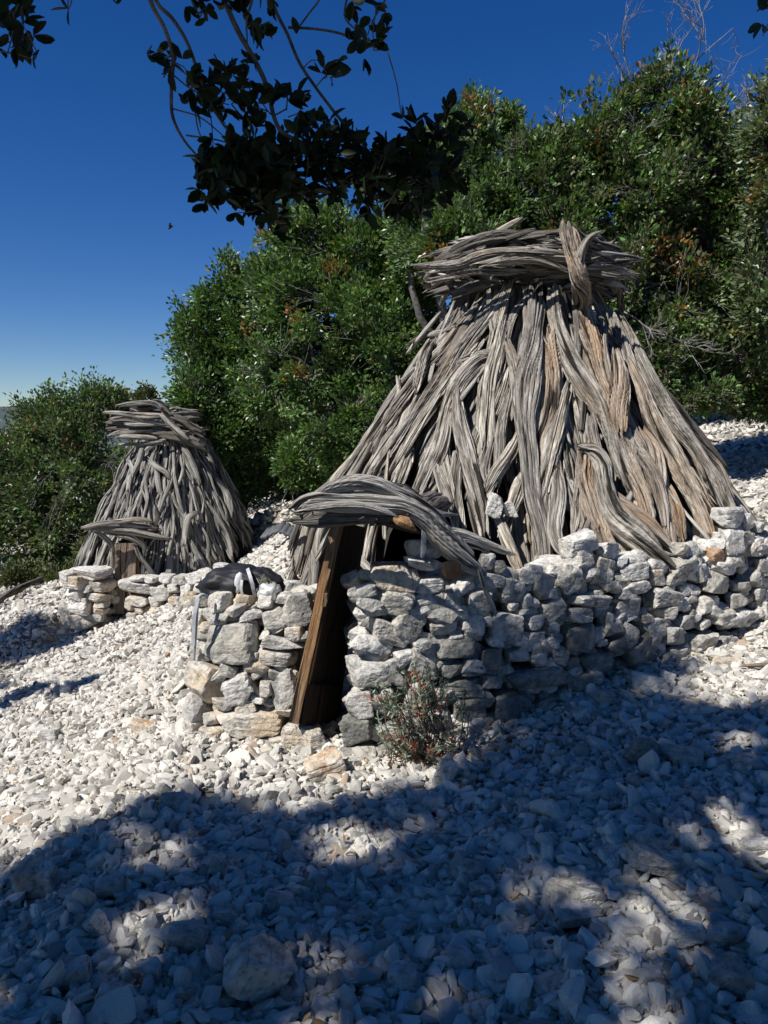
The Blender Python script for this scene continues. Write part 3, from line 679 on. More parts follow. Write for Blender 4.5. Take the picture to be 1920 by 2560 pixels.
# ================================================================== SMALL HUT
Z2 = ground_z(*HUT2) - .25
ZT2 = np.array([-1.2, -.6, 0, .6, 1.2, 1.5, 1.9]); RT2 = np.array([1.50, 1.36, 1.10, .83, .53, .38, .3])
def Rz2(z): return np.interp(z, ZT2, RT2)
hut2 = empty('wooden_hut', (HUT2[0], HUT2[1], float(ground_z(*HUT2)) - .3), 'smaller conical hut of thin dark grey poles farther down the slope', 'hut', 'conical log huts')
def z_of(py, D): return at(960, py, D)[2]
DOOR2 = math.atan2(at(*c2(690, 1200), 9.75)[0] - HUT2[0], -(9.75 - HUT2[1]))
g = np.random.default_rng(33); cands = []
for k in range(700):
    az = g.uniform(-pi, pi); gz = float(ground_z(HUT2[0] + 1.4 * sin(az), HUT2[1] - 1.4 * cos(az)))
    z0 = gz - .03 + g.uniform(0, 1) ** 2 * 1.5; z1 = min(z0 + g.uniform(.6, 1.5), 1.42)
    if z1 - z0 < .35: z0 = 1.42 - g.uniform(.5, 1.0); z1 = 1.42 - g.uniform(0, .1)
    d = (az - DOOR2 + pi) % (2 * pi) - pi
    if abs(d) < .20 and z0 < .15: z0 = .15 + g.uniform(0, .3)
    cands.append((az, z0, max(z1, z0 + .35), -.09 + .15 * g.random(), g.normal() * .16, g.uniform(.026, .066), 2000 + k, g.normal() * .05))
vis = [c for c in cands if abs(c[0]) < 1.7]; rest = [c for c in cands if abs(c[0]) >= 1.7]
vis.sort(key=lambda c: -c[3]); n2 = 86
for c in vis[:n2]:
    V, uv, F4, F3 = cone_log(HUT2, Rz2, *c[:7], 14, arc=c[7], wob=.05)
    o = bpy.data.objects.new('log', new_mesh('log', V, [F4, F3], uv)); o.data.materials.append(M_wood_small); COL.objects.link(o); child_of(o, hut2)
infill = Acc()
for c in vis[n2:] + rest: infill.add(*cone_log(HUT2, Rz2, *c[:7], 10, arc=c[7], wob=.05))
o = link('log_infill', infill.mesh('log_infill'), M_wood_small); child_of(o, hut2); o['kind'] = 'stuff'
lining(HUT2, Rz2, 1.45, .17, DOOR2, .16, .05, hut2, lambda a: -1.3)
TR2 = [(.12, [(790,380,22),(785,460,26),(760,560,28),(715,650,28),(700,720,22)]), (.14, [(1085,830,26),(1030,860,34),(1010,930,34),(1005,1000,24)]),
       (.10, [(820,540,26),(860,580,34),(905,610,28),(930,650,20)]), (.10, [(1000,470,24),(1030,530,34),(1060,600,34),(1090,680,24)]),
       (.10, [(1180,640,30),(1230,720,38),(1250,800,34),(1260,860,24)]), (.12, [(700,540,20),(720,590,24),(715,650,20)]),
       (.12, [(1030,970,20),(1080,1060,30),(1130,1140,30)]), (.10, [(1130,780,18),(1200,880,24),(1250,980,24),(1270,1080,20)]),
       (.12, [(890,440,20),(830,470,24),(790,500,20)]), (.1, [(500,960,26),(470,1040,30),(440,1120,26)])]
for k, (off, pts) in enumerate(TR2):
    P = []; W = []
    for x, y, w in pts: p = cone_hit(*c2(x, y), off, HUT2, Rz2); P.append(p); W.append(w / 2.183 / FPX * p[1] * 1.1)
    log_obj('log', P, W, 700 + k, M_wood_small, hut2, out=(0, -1, .3), K=20, depth=.2, wob=.01)
ring2 = empty('roof_ring', (HUT2[0], HUT2[1], 1.5), None, None, parent=hut2)
RG2 = [(10.35, M_wood, [(885,300,26),(930,350,36),(975,395,36),(1030,436,20)]), (10.40, M_wood, [(575,290,14),(650,288,24),(740,296,28),(830,300,26),(890,300,18)]),
       (10.42, M_wood, [(600,320,16),(700,300,24),(800,330,24),(900,350,20)]), (10.38, M_wood, [(645,415,26),(720,420,30),(800,424,28),(870,432,20)]),
       (10.44, M_wood_small, [(595,420,14),(640,400,20),(720,390,24),(820,385,24)]), (10.5, M_wood_dark, [(600,350,40),(700,350,50),(850,380,50),(1000,400,40)]),
       (10.5, M_wood_dark, [(640,380,50),(760,380,50),(900,400,60),(1050,450,50),(1120,480,30)]), (10.5, M_wood_small, [(640,250,16),(740,240,26),(840,236,30),(880,260,20)]),
       (10.6, M_wood_dark, [(680,235,20),(780,250,40),(870,240,40),(950,300,40)]), (10.42, M_wood_small, [(680,345,14),(790,350,22),(900,345,22),(960,360,14)]),
       (10.4, M_wood_small, [(650,465,12),(740,462,20),(850,450,22),(900,440,12)]), (10.6, M_wood_dark, [(900,300,40),(1020,350,50),(1110,400,40)])]
for k, (y0, m, pts) in enumerate(RG2):
    P = [at(*c2(x, y), y0) for x, y, w in pts]; W = [w / 2.183 / FPX * y0 * 1.15 for x, y, w in pts]
    log_obj('log', P, W, 730 + k, m, ring2, out=(0, -1, .3), K=20, depth=.24, wob=.02)
for k in range(30):
    a = g.uniform(.5, 2 * pi - .5); z = g.uniform(1.30, 1.82); r = g.uniform(.34, .50); L = g.uniform(.2, .42)
    t = np.array([cos(a), sin(a), g.normal() * .12]); nrm = np.array([sin(a), -cos(a), .2])
    P = [np.array([HUT2[0] + r * sin(a), HUT2[1] - r * cos(a), z]) + t * L * s - nrm * (s * s) * .12 for s in (-1, -.4, .3, 1)]
    log_obj('log', P, [.04, .06, .06, .03], 760 + k, M_wood_small if k % 2 else M_wood_dark, ring2, out=nrm, K=12)
for k in range(12):
    a = g.uniform(0, pi); o_ = g.uniform(-.3, .3); t = np.array([cos(a), sin(a), 0]); n_ = np.array([-sin(a), cos(a), 0]); L = sqrt(.4 ** 2 - o_ ** 2)
    P = [np.array([HUT2[0], HUT2[1], 1.68 + .14 * g.random()]) + t * L * s + n_ * o_ for s in (-1, -.3, .4, 1)]
    log_obj('log', P, [.03, .06, .06, .03], 800 + k, M_wood_small, ring2, out=(0, 0, 1), K=10)
porch2 = empty('porch_hood', tuple(at(*c2(690, 950), 9.6)), None, None, parent=hut2)
HD2 = [(9.45, M_wood, [(448,915,16),(540,895,28),(650,880,32),(760,868,30),(830,880,16)]), (9.5, M_wood, [(500,925,18),(600,925,36),(720,935,34),(830,960,28),(940,975,12)]),
       (9.52, M_wood, [(640,880,30),(720,905,44),(800,915,38)]), (9.55, M_wood_small, [(520,935,18),(570,965,30),(610,1010,28),(620,1060,18)]),
       (9.55, M_wood_small, [(640,950,26),(720,965,44),(780,1010,34),(790,1060,20)]), (9.7, M_wood_dark, [(560,920,50),(680,930,60),(800,950,50)]),
       (9.8, M_wood_dark, [(600,900,60),(700,900,60),(830,930,50)]), (9.60, M_wood_small, [(735,1010,18),(770,1080,24),(820,1150,24),(860,1200,14)]),
       (9.6, M_wood_small, [(610,1040,20),(615,1110,24),(600,1170,16)]), (9.5, M_wood, [(850,800,20),(855,860,30),(850,900,24)])]
for k, (y0, m, pts) in enumerate(HD2):
    P = [at(*c2(x, y), y0 + .12 * i / len(pts)) for i, (x, y, w) in enumerate(pts)]; W = [w / 2.183 / FPX * y0 * 1.15 for x, y, w in pts]
    log_obj('log', P, W, 830 + k, m, porch2, out=(0, -1, .35), K=22, depth=.22, wob=.006, flat=.9)
door2 = empty('door', tuple(at(*c2(690, 1380), 9.62)), None, None, parent=hut2)
for x0, x1, m in ((630, 692, M_plank_gr), (696, 745, M_plank_gr), (710, 762, M_plank)):
    yy = 9.66 + (.04 if m is M_plank else 0)
    slab4('plank', [at(*c2(x0 - 12, 1385), yy), at(*c2(x1 - 12, 1385), yy), at(*c2(x1, 1000), yy + .06), at(*c2(x0, 1000), yy + .06)], (0, .03, 0), m, door2)

# ================================================================== DRY-STONE WALLS
WX = np.array([440, 490, 560, 760, 900, 1000, 1250, 1450, 1620, 1712, 1800, 1920, 2050.]); WD = np.array([4.05, 3.88, 3.76, 3.74, 3.60, 3.64, 3.80, 4.04, 4.26, 4.38, 4.50, 4.72, 5.1])
def wall_depth(px, py):
    d0 = np.interp(px, WX, WD); z = at(px, py, d0)[2]; return d0 + .14 * max(z, 0)
def wall_rot(px): # heading of the wall face
    a = at(px - 30, 1600, np.interp(px - 30, WX, WD)); b = at(px + 30, 1600, np.interp(px + 30, WX, WD)); return math.atan2(b[1] - a[1], b[0] - a[0])
MT = {'w': M_white, 'g': M_grey, 'c': M_cream, 'd': M_dark, 'b': M_brown, 'o': M_orange}
def place_stones(lst, conv, scale, root, seed0, dfun, thick=1.0, offy=0, level=4):
    out = []
    for k, it in enumerate(lst):
        x, y, w, h, r, tn = it
        px, py = conv(x, y); D = dfun(px, py) + offy; p = at(px, py, D)
        sw, sh = w / scale / FPX * D * 1.10, h / scale / FPX * D * 1.10
        td = min(max(.6 * sw + .3 * sh, .10), .32) * thick
        p = p + np.array([0, td * .32, 0])
        rm = rot3(0, 0, wall_rot(px)) @ rot3(0, R(-r) if False else R(r), 0)
        out.append((p, (sw, td, sh), rm, seed0 + k, MT[tn], level))
    return out
WALL_L = [(225,715,125,112,3,'w'),(345,722,112,86,6,'o'),(215,808,165,100,-4,'c'),(390,792,135,64,-14,'w'),(505,812,145,135,0,'g'),(625,762,185,185,5,'g'),(620,884,110,80,0,'c'),
 (300,942,310,245,-8,'g'),(552,936,215,74,6,'g'),(525,1012,225,95,6,'c'),(150,1142,195,232,12,'c'),(420,1056,165,84,8,'c'),(315,1182,205,190,-18,'g'),(468,1172,80,90,0,'c'),(560,1170,180,190,-30,'g'),
 (420,1222,74,60,0,'w'),(375,1352,425,182,4,'c'),(108,1285,140,185,6,'c'),(92,1392,130,135,0,'c'),(118,992,95,110,0,'g'),(505,1100,70,60,20,'g'),(270,1080,90,70,20,'c'),(400,1000,50,60,20,'g'),
 (150,880,110,90,0,'g'),(245,1255,110,60,10,'c'),(360,1270,120,60,-10,'c'),(120,1470,150,80,-6,'c'),(220,1490,190,90,5,'c'),(330,1470,180,80,0,'c'),(440,1460,170,80,-4,'g'),(540,1450,150,80,6,'c'),(180,1420,130,80,0,'c'),(610,1440,110,70,0,'g'),(130,790,80,90,0,'w'),(460,890,60,40,0,'w'),(560,1290,100,50,10,'c'),(460,720,90,70,8,'w'),(560,700,100,60,-6,'w')]
WALL_R3 = [(1130,602,265,148,4,'c'),(1310,632,195,84,3,'w'),(1280,522,205,74,8,'w'),(1228,440,95,92,0,'c'),(1330,452,90,105,0,'g'),(1485,642,135,92,-22,'w'),(1095,725,220,135,14,'g'),(1200,832,165,165,36,'g'),
 (1310,732,195,125,-10,'g'),(1430,722,105,112,0,'g'),(1560,722,135,142,4,'g'),(1095,882,235,108,24,'g'),(1390,852,165,115,0,'g'),(1470,782,82,62,-8,'w'),(1542,852,115,135,2,'g'),(1020,952,245,92,12,'w'),
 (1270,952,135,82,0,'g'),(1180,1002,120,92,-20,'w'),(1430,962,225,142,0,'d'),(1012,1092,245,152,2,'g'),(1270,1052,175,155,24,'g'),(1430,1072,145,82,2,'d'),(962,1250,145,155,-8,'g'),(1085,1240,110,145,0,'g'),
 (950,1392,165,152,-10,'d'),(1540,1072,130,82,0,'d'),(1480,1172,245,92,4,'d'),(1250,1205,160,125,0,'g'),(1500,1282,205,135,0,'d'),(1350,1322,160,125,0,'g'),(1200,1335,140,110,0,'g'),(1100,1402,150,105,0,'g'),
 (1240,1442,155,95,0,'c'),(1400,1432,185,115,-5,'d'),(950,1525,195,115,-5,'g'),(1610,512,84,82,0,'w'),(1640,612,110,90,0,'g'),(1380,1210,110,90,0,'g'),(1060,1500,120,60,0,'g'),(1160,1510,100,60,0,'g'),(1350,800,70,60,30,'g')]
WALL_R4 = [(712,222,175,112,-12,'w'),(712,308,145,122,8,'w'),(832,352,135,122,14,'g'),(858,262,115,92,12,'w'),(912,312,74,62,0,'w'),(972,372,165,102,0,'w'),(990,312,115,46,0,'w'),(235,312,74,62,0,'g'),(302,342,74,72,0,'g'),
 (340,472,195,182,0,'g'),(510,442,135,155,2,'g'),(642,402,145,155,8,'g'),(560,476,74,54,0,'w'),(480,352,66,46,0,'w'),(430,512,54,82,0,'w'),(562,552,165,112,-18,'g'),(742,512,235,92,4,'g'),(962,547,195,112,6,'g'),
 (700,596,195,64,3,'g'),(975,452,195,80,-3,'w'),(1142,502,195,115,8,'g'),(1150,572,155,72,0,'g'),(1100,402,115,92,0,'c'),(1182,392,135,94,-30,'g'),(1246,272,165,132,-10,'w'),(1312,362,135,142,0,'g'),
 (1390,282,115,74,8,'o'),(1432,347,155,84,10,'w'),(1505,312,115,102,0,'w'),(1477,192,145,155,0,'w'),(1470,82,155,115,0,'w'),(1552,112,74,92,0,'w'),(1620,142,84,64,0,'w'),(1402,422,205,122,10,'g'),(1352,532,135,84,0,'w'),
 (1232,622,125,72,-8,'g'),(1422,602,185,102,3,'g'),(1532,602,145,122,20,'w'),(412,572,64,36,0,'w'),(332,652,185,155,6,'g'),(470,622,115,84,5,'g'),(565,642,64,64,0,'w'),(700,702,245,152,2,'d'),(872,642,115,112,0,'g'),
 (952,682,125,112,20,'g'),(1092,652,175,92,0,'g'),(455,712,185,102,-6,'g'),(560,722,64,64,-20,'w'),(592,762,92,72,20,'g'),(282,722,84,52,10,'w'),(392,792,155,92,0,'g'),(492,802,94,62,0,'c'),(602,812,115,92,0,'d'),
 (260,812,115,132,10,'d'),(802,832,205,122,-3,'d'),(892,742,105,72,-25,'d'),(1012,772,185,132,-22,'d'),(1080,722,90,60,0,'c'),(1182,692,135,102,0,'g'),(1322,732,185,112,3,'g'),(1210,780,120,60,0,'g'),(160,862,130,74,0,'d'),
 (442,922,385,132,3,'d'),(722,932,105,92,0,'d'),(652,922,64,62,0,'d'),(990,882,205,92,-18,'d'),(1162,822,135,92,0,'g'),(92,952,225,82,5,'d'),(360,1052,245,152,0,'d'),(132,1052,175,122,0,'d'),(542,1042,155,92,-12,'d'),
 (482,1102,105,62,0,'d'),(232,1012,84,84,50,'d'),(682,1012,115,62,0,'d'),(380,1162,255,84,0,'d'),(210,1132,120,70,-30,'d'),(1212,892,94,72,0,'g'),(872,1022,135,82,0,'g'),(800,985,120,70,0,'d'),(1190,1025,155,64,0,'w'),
 (1600,250,110,90,0,'w'),(1640,330,90,90,0,'g'),(1590,400,120,90,0,'g'),(1530,440,120,60,0,'g'),(1640,560,110,100,0,'w'),(1620,480,90,70,0,'g'),(1500,510,110,80,0,'g'),(1240,550,70,50,0,'w'),(1290,600,70,50,0,'w'),
 (1450,720,110,80,0,'g'),(1640,660,110,80,0,'w'),(1560,720,120,70,0,'w'),(1340,630,90,50,0,'g'),(850,600,70,60,30,'c'),(640,350,60,60,0,'w'),(1040,600,80,50,0,'c')]
def build_wall(root, specs, n_parts, filler, name_fill='rubble'):
    specs.sort(key=lambda s: -s[1][0] * s[1][2])
    for s in specs[:n_parts]: rock_obj('stone', s[0], s[1], s[2], s[3], s[4], root, s[5], block=.54, p=46)
    for s in specs[n_parts:]: filler.append(s)
    V = []; F = []; n = 0; mats = []; mi = []; 
    for p, dm, rm, seed, m, lv in filler:
        v, f = rock_world(p, dm, rm, seed, min(lv, 3)); V.append(v + p); F.append(f + n); n += len(v)
        if m not in mats: mats.append(m)
        mi.append(np.full(len(f), mats.index(m)))
    me = new_mesh(name_fill, np.vstack(V), [np.vstack(F)], smooth=False)
    for m in mats: me.materials.append(m)
    me.polygons.foreach_set('material_index', np.concatenate(mi).astype(np.int32))
    o = bpy.data.objects.new(name_fill, me); COL.objects.link(o); child_of(o, root); o['kind'] = 'stuff'
def core(root, pts, th):
    """earth-and-rubble core standing behind the facing stones: plan points with top heights"""
    V = []; F = []
    for k, (x, y, zt) in enumerate(pts):
        a = pts[max(k - 1, 0)]; b = pts[min(k + 1, len(pts) - 1)]; t = np.array([b[0] - a[0], b[1] - a[1]]); t /= np.linalg.norm(t); n = np.array([-t[1], t[0]]); zb = -1.2
        V += [(x, y, zb), (x + .05 * n[0], y + .05 * n[1], zt), (x + th * n[0], y + th * n[1], zt), (x + th * n[0], y + th * n[1], zb)]
    for k in range(len(pts) - 1):
        for j in range(4): F.append((4 * k + j, 4 * k + 4 + j, 4 * k + 4 + (j + 1) % 4, 4 * k + (j + 1) % 4))
    m = 4 * (len(pts) - 1); F += [(3, 2, 1, 0), (m, m + 1, m + 2, m + 3)]
    o = link('core', new_mesh('core', np.array(V), [np.array(F)], smooth=False), M_soil); child_of(o, root)
g = np.random.default_rng(44)
wl_ = empty('stone_wall', (-.8, 3.8, -.1), 'cream and grey dry-stone wall end left of the brown wooden doorway', 'wall', 'dry-stone walls')
S = place_stones(WALL_L, c3, 2.074, wl_, 3000, wall_depth)
fill = []
for k in range(110):   # small stones between and behind the facing ones
    px = g.uniform(485, 765); py = g.uniform(1500, 1890); D = wall_depth(px, py) + g.uniform(.02, .13); p = at(px, py, D); s = g.uniform(.05, .10)
    fill.append((p, (s * 1.3, s, s * .8), rot3(*g.uniform(-.6, .6, 3)), 3200 + k, M_cream if k % 2 else M_grey, 3))
for k in range(150):   # the side turning back to the hut and the top
    t = g.random(); x = -.84 + g.normal() * .03 - .22 * t; y = 3.98 + 1.9 * t; s = g.uniform(.10, .22)
    zg = float(ground_z(x, y)); z = g.uniform(min(zg, .4), .50 - .08 * t)
    fill.append((np.array([x, y, z]), (s * 1.2, s, s * .7), rot3(*g.uniform(-.3, .3, 2), 1.5 + g.normal() * .3), 3400 + k, (M_grey, M_cream, M_white)[k % 3], 3))
for k in range(90):
    x = g.uniform(-.86, -.40); y = g.uniform(3.95, 4.75); s = g.uniform(.07, .17)
    fill.append((np.array([x, y, (.50 if y < 4.3 else .56) + g.uniform(-.05, .04)]), (s * 1.3, s, s * .7), rot3(*g.uniform(-.4, .4, 2), g.uniform(0, 6)), 3600 + k, (M_white, M_grey, M_white)[k % 3], 3))
build_wall(wl_, S, 60, fill); core(wl_, [(-1.0, 5.6, .45), (-.80, 4.1, .5), (-.76, 3.94, .55), (-.45, 3.92, .6), (-.42, 4.4, .52)], .25)
wr_ = empty('stone_wall', (.6, 3.9, 0), 'long curving grey dry-stone wall right of the doorway under the large hut', 'wall', 'dry-stone walls')
S = place_stones(WALL_R3, c3, 2.074, wr_, 4000, wall_depth) + place_stones(WALL_R4, c4, 2.023, wr_, 4200, wall_depth)
fill = []
for k in range(420):
    px = g.uniform(880, 1935); top = np.interp(px, [880, 1000, 1100, 1300, 1450, 1700, 1800, 1935], [1440, 1430, 1450, 1440, 1400, 1400, 1350, 1330]); bot = np.interp(px, [880, 1000, 1250, 1450, 1620, 1712, 1935], [1900, 1900, 1860, 1800, 1740, 1680, 1600])
    py = g.uniform(top, bot); D = wall_depth(px, py) + g.uniform(.02, .14); p = at(px, py, D); s = g.uniform(.05, .12)
    fill.append((p, (s * 1.4, s, s * .8), rot3(*g.uniform(-.5, .5, 2), wall_rot(px)), 4500 + k, (M_dark if py > 1620 and px < 1640 else M_grey, M_grey, M_white)[k % 3], 3))  # fill stones in the shaded part of the wall take the darker copy
for k in range(200):  # top of the wall and the door-side cheek
    px = g.uniform(960, 1935); D = np.interp(px, WX, WD) + g.uniform(.18, .45); s = g.uniform(.08, .18)
    z = .74 + .10 * max(0, (px - 1500) / 400) + g.uniform(-.06, .06); x = (px - 960) / FPX * D
    fill.append((np.array([x, D, z]), (s * 1.3, s, s * .7), rot3(*g.uniform(-.4, .4, 2), g.uniform(0, 6)), 5000 + k, (M_white, M_white, M_grey)[k % 3], 3))
for k in range(46):
    s = g.uniform(.14, .24); fill.append((np.array([-.09 + g.normal() * .015, g.uniform(3.85, 4.5), g.uniform(.0, .72)]), (s, s, s * .6), rot3(*g.uniform(-.2, .2, 2), 1.5), 5300 + k, M_grey, 3))
for k in range(150):  # far side of the hut, out of the camera's sight
    a = g.uniform(2.2, 3.6); r = g.uniform(2.15, 2.5); x = HUT[0] + r * sin(a); y = HUT[1] - r * cos(a); s = g.uniform(.12, .26)
    fill.append((np.array([x, y, float(ground_z(x, y)) + g.uniform(0, .3)]), (s * 1.2, s, s * .7), rot3(*g.uniform(-.4, .4, 2), g.uniform(0, 6)), 5400 + k, (M_white, M_grey)[k % 2], 3))
build_wall(wr_, S, 100, fill)
core(wr_, [((px - 960) / FPX * D, D, .62 + .08 * max(0, (px - 1500) / 400)) for px, D in ((985, 4.45), (960, 3.98), (1010, 3.84), (1250, 4.0), (1450, 4.28), (1620, 4.60), (1712, 4.92), (1800, 5.2), (1920, 5.65))], .28)
# small hut walls
def dep2(px, py): return 9.45 + .10 * (px > 300)
w2a = empty('stone_pillar', (-3.7, 9.5, -1.1), 'squat pillar of stacked cream slabs left of the small hut door', 'stone pillar')
PIL = [(480,1162,235,46,2,'w'),(410,1222,135,84,0,'c'),(542,1238,118,66,2,'c'),(402,1290,125,70,0,'w'),(530,1300,145,54,2,'c'),(432,1352,135,70,3,'w'),(540,1338,92,36,0,'c'),(536,1372,80,38,3,'c'),(432,1430,185,88,-4,'c'),
       (360,1180,80,60,0,'w'),(500,1190,120,30,0,'c'),(370,1400,80,120,0,'c'),(520,1408,100,44,0,'g'),(470,1250,60,40,0,'g'),(460,1320,60,40,0,'g')]
_wr = wall_rot; wall_rot = lambda px: -.35
S = place_stones(PIL, c2, 2.183, w2a, 6000, lambda a, b: 9.45, 1.25)
fill = []
for k in range(60):
    s = g.uniform(.14, .26); fill.append((np.array([g.uniform(-3.78, -3.45), g.uniform(9.65, 10.1), g.uniform(-1.0, -.26)]), (s * 1.3, s, s * .5), rot3(*g.uniform(-.1, .1, 2), g.normal() * .3), 6100 + k, M_cream, 3))
build_wall(w2a, S, 60, fill)
w2b = empty('stone_wall', (-2.2, 9.6, -1.0), 'low dry-stone wall in front of the small hut, right of its door', 'wall', 'dry-stone walls')
W2 = [(745,1250,185,92,0,'w'),(880,1270,105,92,0,'g'),(740,1316,155,54,2,'c'),(850,1322,84,44,8,'w'),(962,1332,105,84,0,'c'),(1030,1325,112,145,10,'c'),(850,1392,205,92,0,'c'),(720,1402,84,44,0,'c'),(790,1432,90,50,0,'w'),(698,1352,64,44,0,'c'),
      (820,1202,90,44,0,'w'),(902,1192,90,46,5,'w'),(990,1202,94,50,0,'g'),(1062,1192,105,64,-10,'w'),(1102,1252,84,60,0,'w'),(960,1250,90,50,0,'g'),(1020,1245,80,50,0,'w'),(740,1200,90,36,0,'w'),(950,1410,90,60,0,'w'),(1040,1400,80,60,0,'c'),
      (1120,1170,80,50,0,'w'),(1200,1130,90,46,0,'w'),(1250,1150,80,46,0,'w'),(1150,1210,90,50,0,'w'),(760,1370,70,40,0,'c')]
S = place_stones(W2, c2, 2.183, w2b, 6300, lambda a, b: 9.5 - .004 * max(0, a - 400) , 1.2)
fill = []
for k in range(130):
    s = g.uniform(.08, .2); x = g.uniform(-2.95, -1.75); y = 9.65 - .35 * (x + 2.95) + g.uniform(0, .35)
    fill.append((np.array([x, y, g.uniform(min(float(ground_z(x, y)), -.5), -.38)]), (s * 1.3, s, s * .6), rot3(*g.uniform(-.2, .2, 2), g.normal() * .4), 6500 + k, (M_white, M_cream, M_grey)[k % 3], 3))
build_wall(w2b, S, 60, fill)
wall_rot = _wr

# ================================================================== loose rocks and things
def top_rock(px, py, D, w, h, r, m, seed, label, grp=None, th=None, level=5, name='rock', cat='rock', **kw):
    p = at(px, py, D); sw = w / FPX * D; sh = h / FPX * D; th = th or (sw + sh) * .4
    o = rock_obj(name, p, (sw, th, sh), rot3(0, R(r), 0), seed, m, None, level, **kw); tag(o, label, cat, grp); return o
top_rock(*c3(1430, 547), 3.68, 52, 52, 0, M_brown, 7001, 'rounded rusty brown stone resting on the wall top beside the porch log', 'stones on the hut and wall', planes=24, block=.85, rough=.03)
top_rock(*c3(1190, 308), 3.62, 70, 34, 28, M_brown, 7002, 'dark ochre oblong stone wedged under the porch hood', 'stones on the hut and wall', planes=24, block=.85, rough=.03)
top_rock(*c3(1282, 418), 3.64, 15, 76, 2, M_white, 7003, 'thin upright white stone propping the porch hood', 'stones on the hut and wall')
p_ = cone_hit(*c1(480, 1290), .22)
top_rock(*c1(475, 1290), p_[1] - .02, 48, 72, 10, M_white, 7004, 'jagged white stone lodged among the hut logs above the wall', 'stones on the hut and wall', planes=8, rough=.12)
top_rock(*c1(540, 1300), p_[1] + .02, 34, 52, -20, M_white, 7005, 'small white stone beside the jagged one stuck in the hut logs', 'stones on the hut and wall', rough=.1)
GR = [ # ground rocks: px, py(centre), w, h, rot, material, label
 (81,2222,160,92,-18,'g','big pale rock at the left edge of the shaded foreground gravel'),
 (266,2240,78,50,0,'g','grey wedge-shaped stone just right of the big left-edge rock'),
 (86,2019,80,34,-8,'g','flat dark stone in the sunlit gravel at the far left'),
 (424,2024,84,50,0,'g','low grey rock at the edge of the tree shadow on the left'),
 (464,2374,120,62,4,'g','mottled round-topped stone in the shaded gravel, upper right of the large slab'),
 (620,2460,160,170,-48,'g','largest tilted slab in the bottom foreground with a sunlit patch'),
 (160,2468,118,60,-4,'g','long low stone in deep shadow at the bottom left'),
 (278,2536,120,64,5,'g','dark blue-grey stone at the bottom edge left of the tilted slab'),
 (360,2448,82,54,-4,'g','pale pointed stone lit by a light fleck near the bottom left'),
 (232,2338,60,56,-30,'w','white leaf-shaped stone standing in the shaded gravel'),
 (536,2184,66,44,6,'g','square flat stone in the shadow between the slab and the sunlit gravel'),
 (1620,1894,88,78,10,'d','dark rounded boulder in the shade below the right end of the wall'),
 (1730,1912,98,46,0,'g','low flat rock right of the dark rounded boulder'),
 (1114,1948,56,84,20,'g','upright pointed white stone in front of the spurge bush'),
 (1082,2026,66,50,0,'g','broken grey stone below the upright pointed stone'),
 (996,2050,54,56,0,'w','white blocky stone at the edge of the sunlit gravel before the doorway'),
 (1434,2264,154,54,4,'g','long flat stone lying across the shaded gravel on the right'),
 (1446,2316,128,52,-4,'g','shorter flat stone just below the long flat one'),
 (1650,2182,138,56,18,'g','oblong sloping rock beside the sunlit patch on the right'),
 (1650,2142,72,38,8,'g','small pitted stone above the oblong sloping rock'),
 (1904,2142,80,52,-6,'g','rounded blue-grey rock at the right edge of the gravel'),
 (1840,2476,108,92,-14,'g','big angular rock in the bottom right corner'),
 (1010,2476,80,72,0,'g','dark rock at the bottom edge near the middle'),
 (1180,2198,70,52,0,'g','squat block in the shaded gravel at the centre right'),
 (1214,2246,74,36,3,'g','narrow brick-shaped stone below the squat block'),
 (1826,2368,104,62,-12,'g','half-lit stone at the lower right below the sunlit patch'),
 (1736,2362,88,56,0,'w','pale stone next to the half-lit one at the lower right'),
 (806,1928,106,64,-4,'o','cream block with a rusty side lying in front of the doorway'),
 (784,1864,62,58,0,'c','cream angular stone on the threshold just above the rusty-sided block'),
 (730,1850,70,56,0,'c','rounded cream stone at the foot of the door jamb'),
 (764,1820,72,24,-3,'c','flat cream stone under the lower end of the door jamb'),
 (1620,1716,84,50,8,'w','pale rounded boulder at the foot of the long wall'),
 (1525,1757,66,40,5,'g','grey stone at the wall foot left of the pale rounded boulder'),
 (1672,1706,32,40,15,'w','small bright white stone leaning on the pale boulder at the wall foot'),
 (1196,1846,54,38,0,'g','stone at the wall foot just right of the spurge bush'),
 (1190,1822,70,16,-36,'w','thin pale splinter of rock leaning at the wall foot by the spurge bush'),
 (1820,1666,80,20,0,'c','long cream slab lying on the sunlit gravel at the right'),
 (120,1850,60,40,-10,'g','medium grey stone in the sunlit gravel at the far left'),
 (350,1830,60,30,8,'o','reddish flat stone in the sunlit gravel left of the wall end'),
 (215,1640,60,22,0,'g','flat grey stone in the gravel below the small hut'),
 (1560,2420,60,40,0,'g','small grey stone between the light patches at the bottom right'),
 (905,2315,80,46,-5,'g','low slab in the middle of the shaded foreground'),
 (700,2275,84,50,8,'g','flat angular stone in the shade above the tilted slab'),
 (1150,2420,70,60,0,'g','dark pointed stone at the bottom centre'),
 (560,2310,64,40,0,'g','grey stone between the mottled stone and the flat angular one'),
]
occ = []
for k, (px, py, w, h, r, tn, lab) in enumerate(GR):
    b = G(px, py + h * .38); D = b[1] + .02; sw = w / FPX * D * 1.08; sh = h / FPX * D * 1.1; th = max(sh, sw * .7)
    zc = b[2] + sh * .30 + .015; p = np.array([b[0], D + th * .25, zc])
    o = rock_obj('rock', p, (sw, th, sh), rot3(0, R(r), R((k * 37) % 40 - 20)), 7100 + k, MT[tn], None, 5, rough=.09, block=.50, planes=5)
    tag(o, lab, 'rock', 'loose rocks on the gravel'); occ.append((b[0], D, sw * .5))
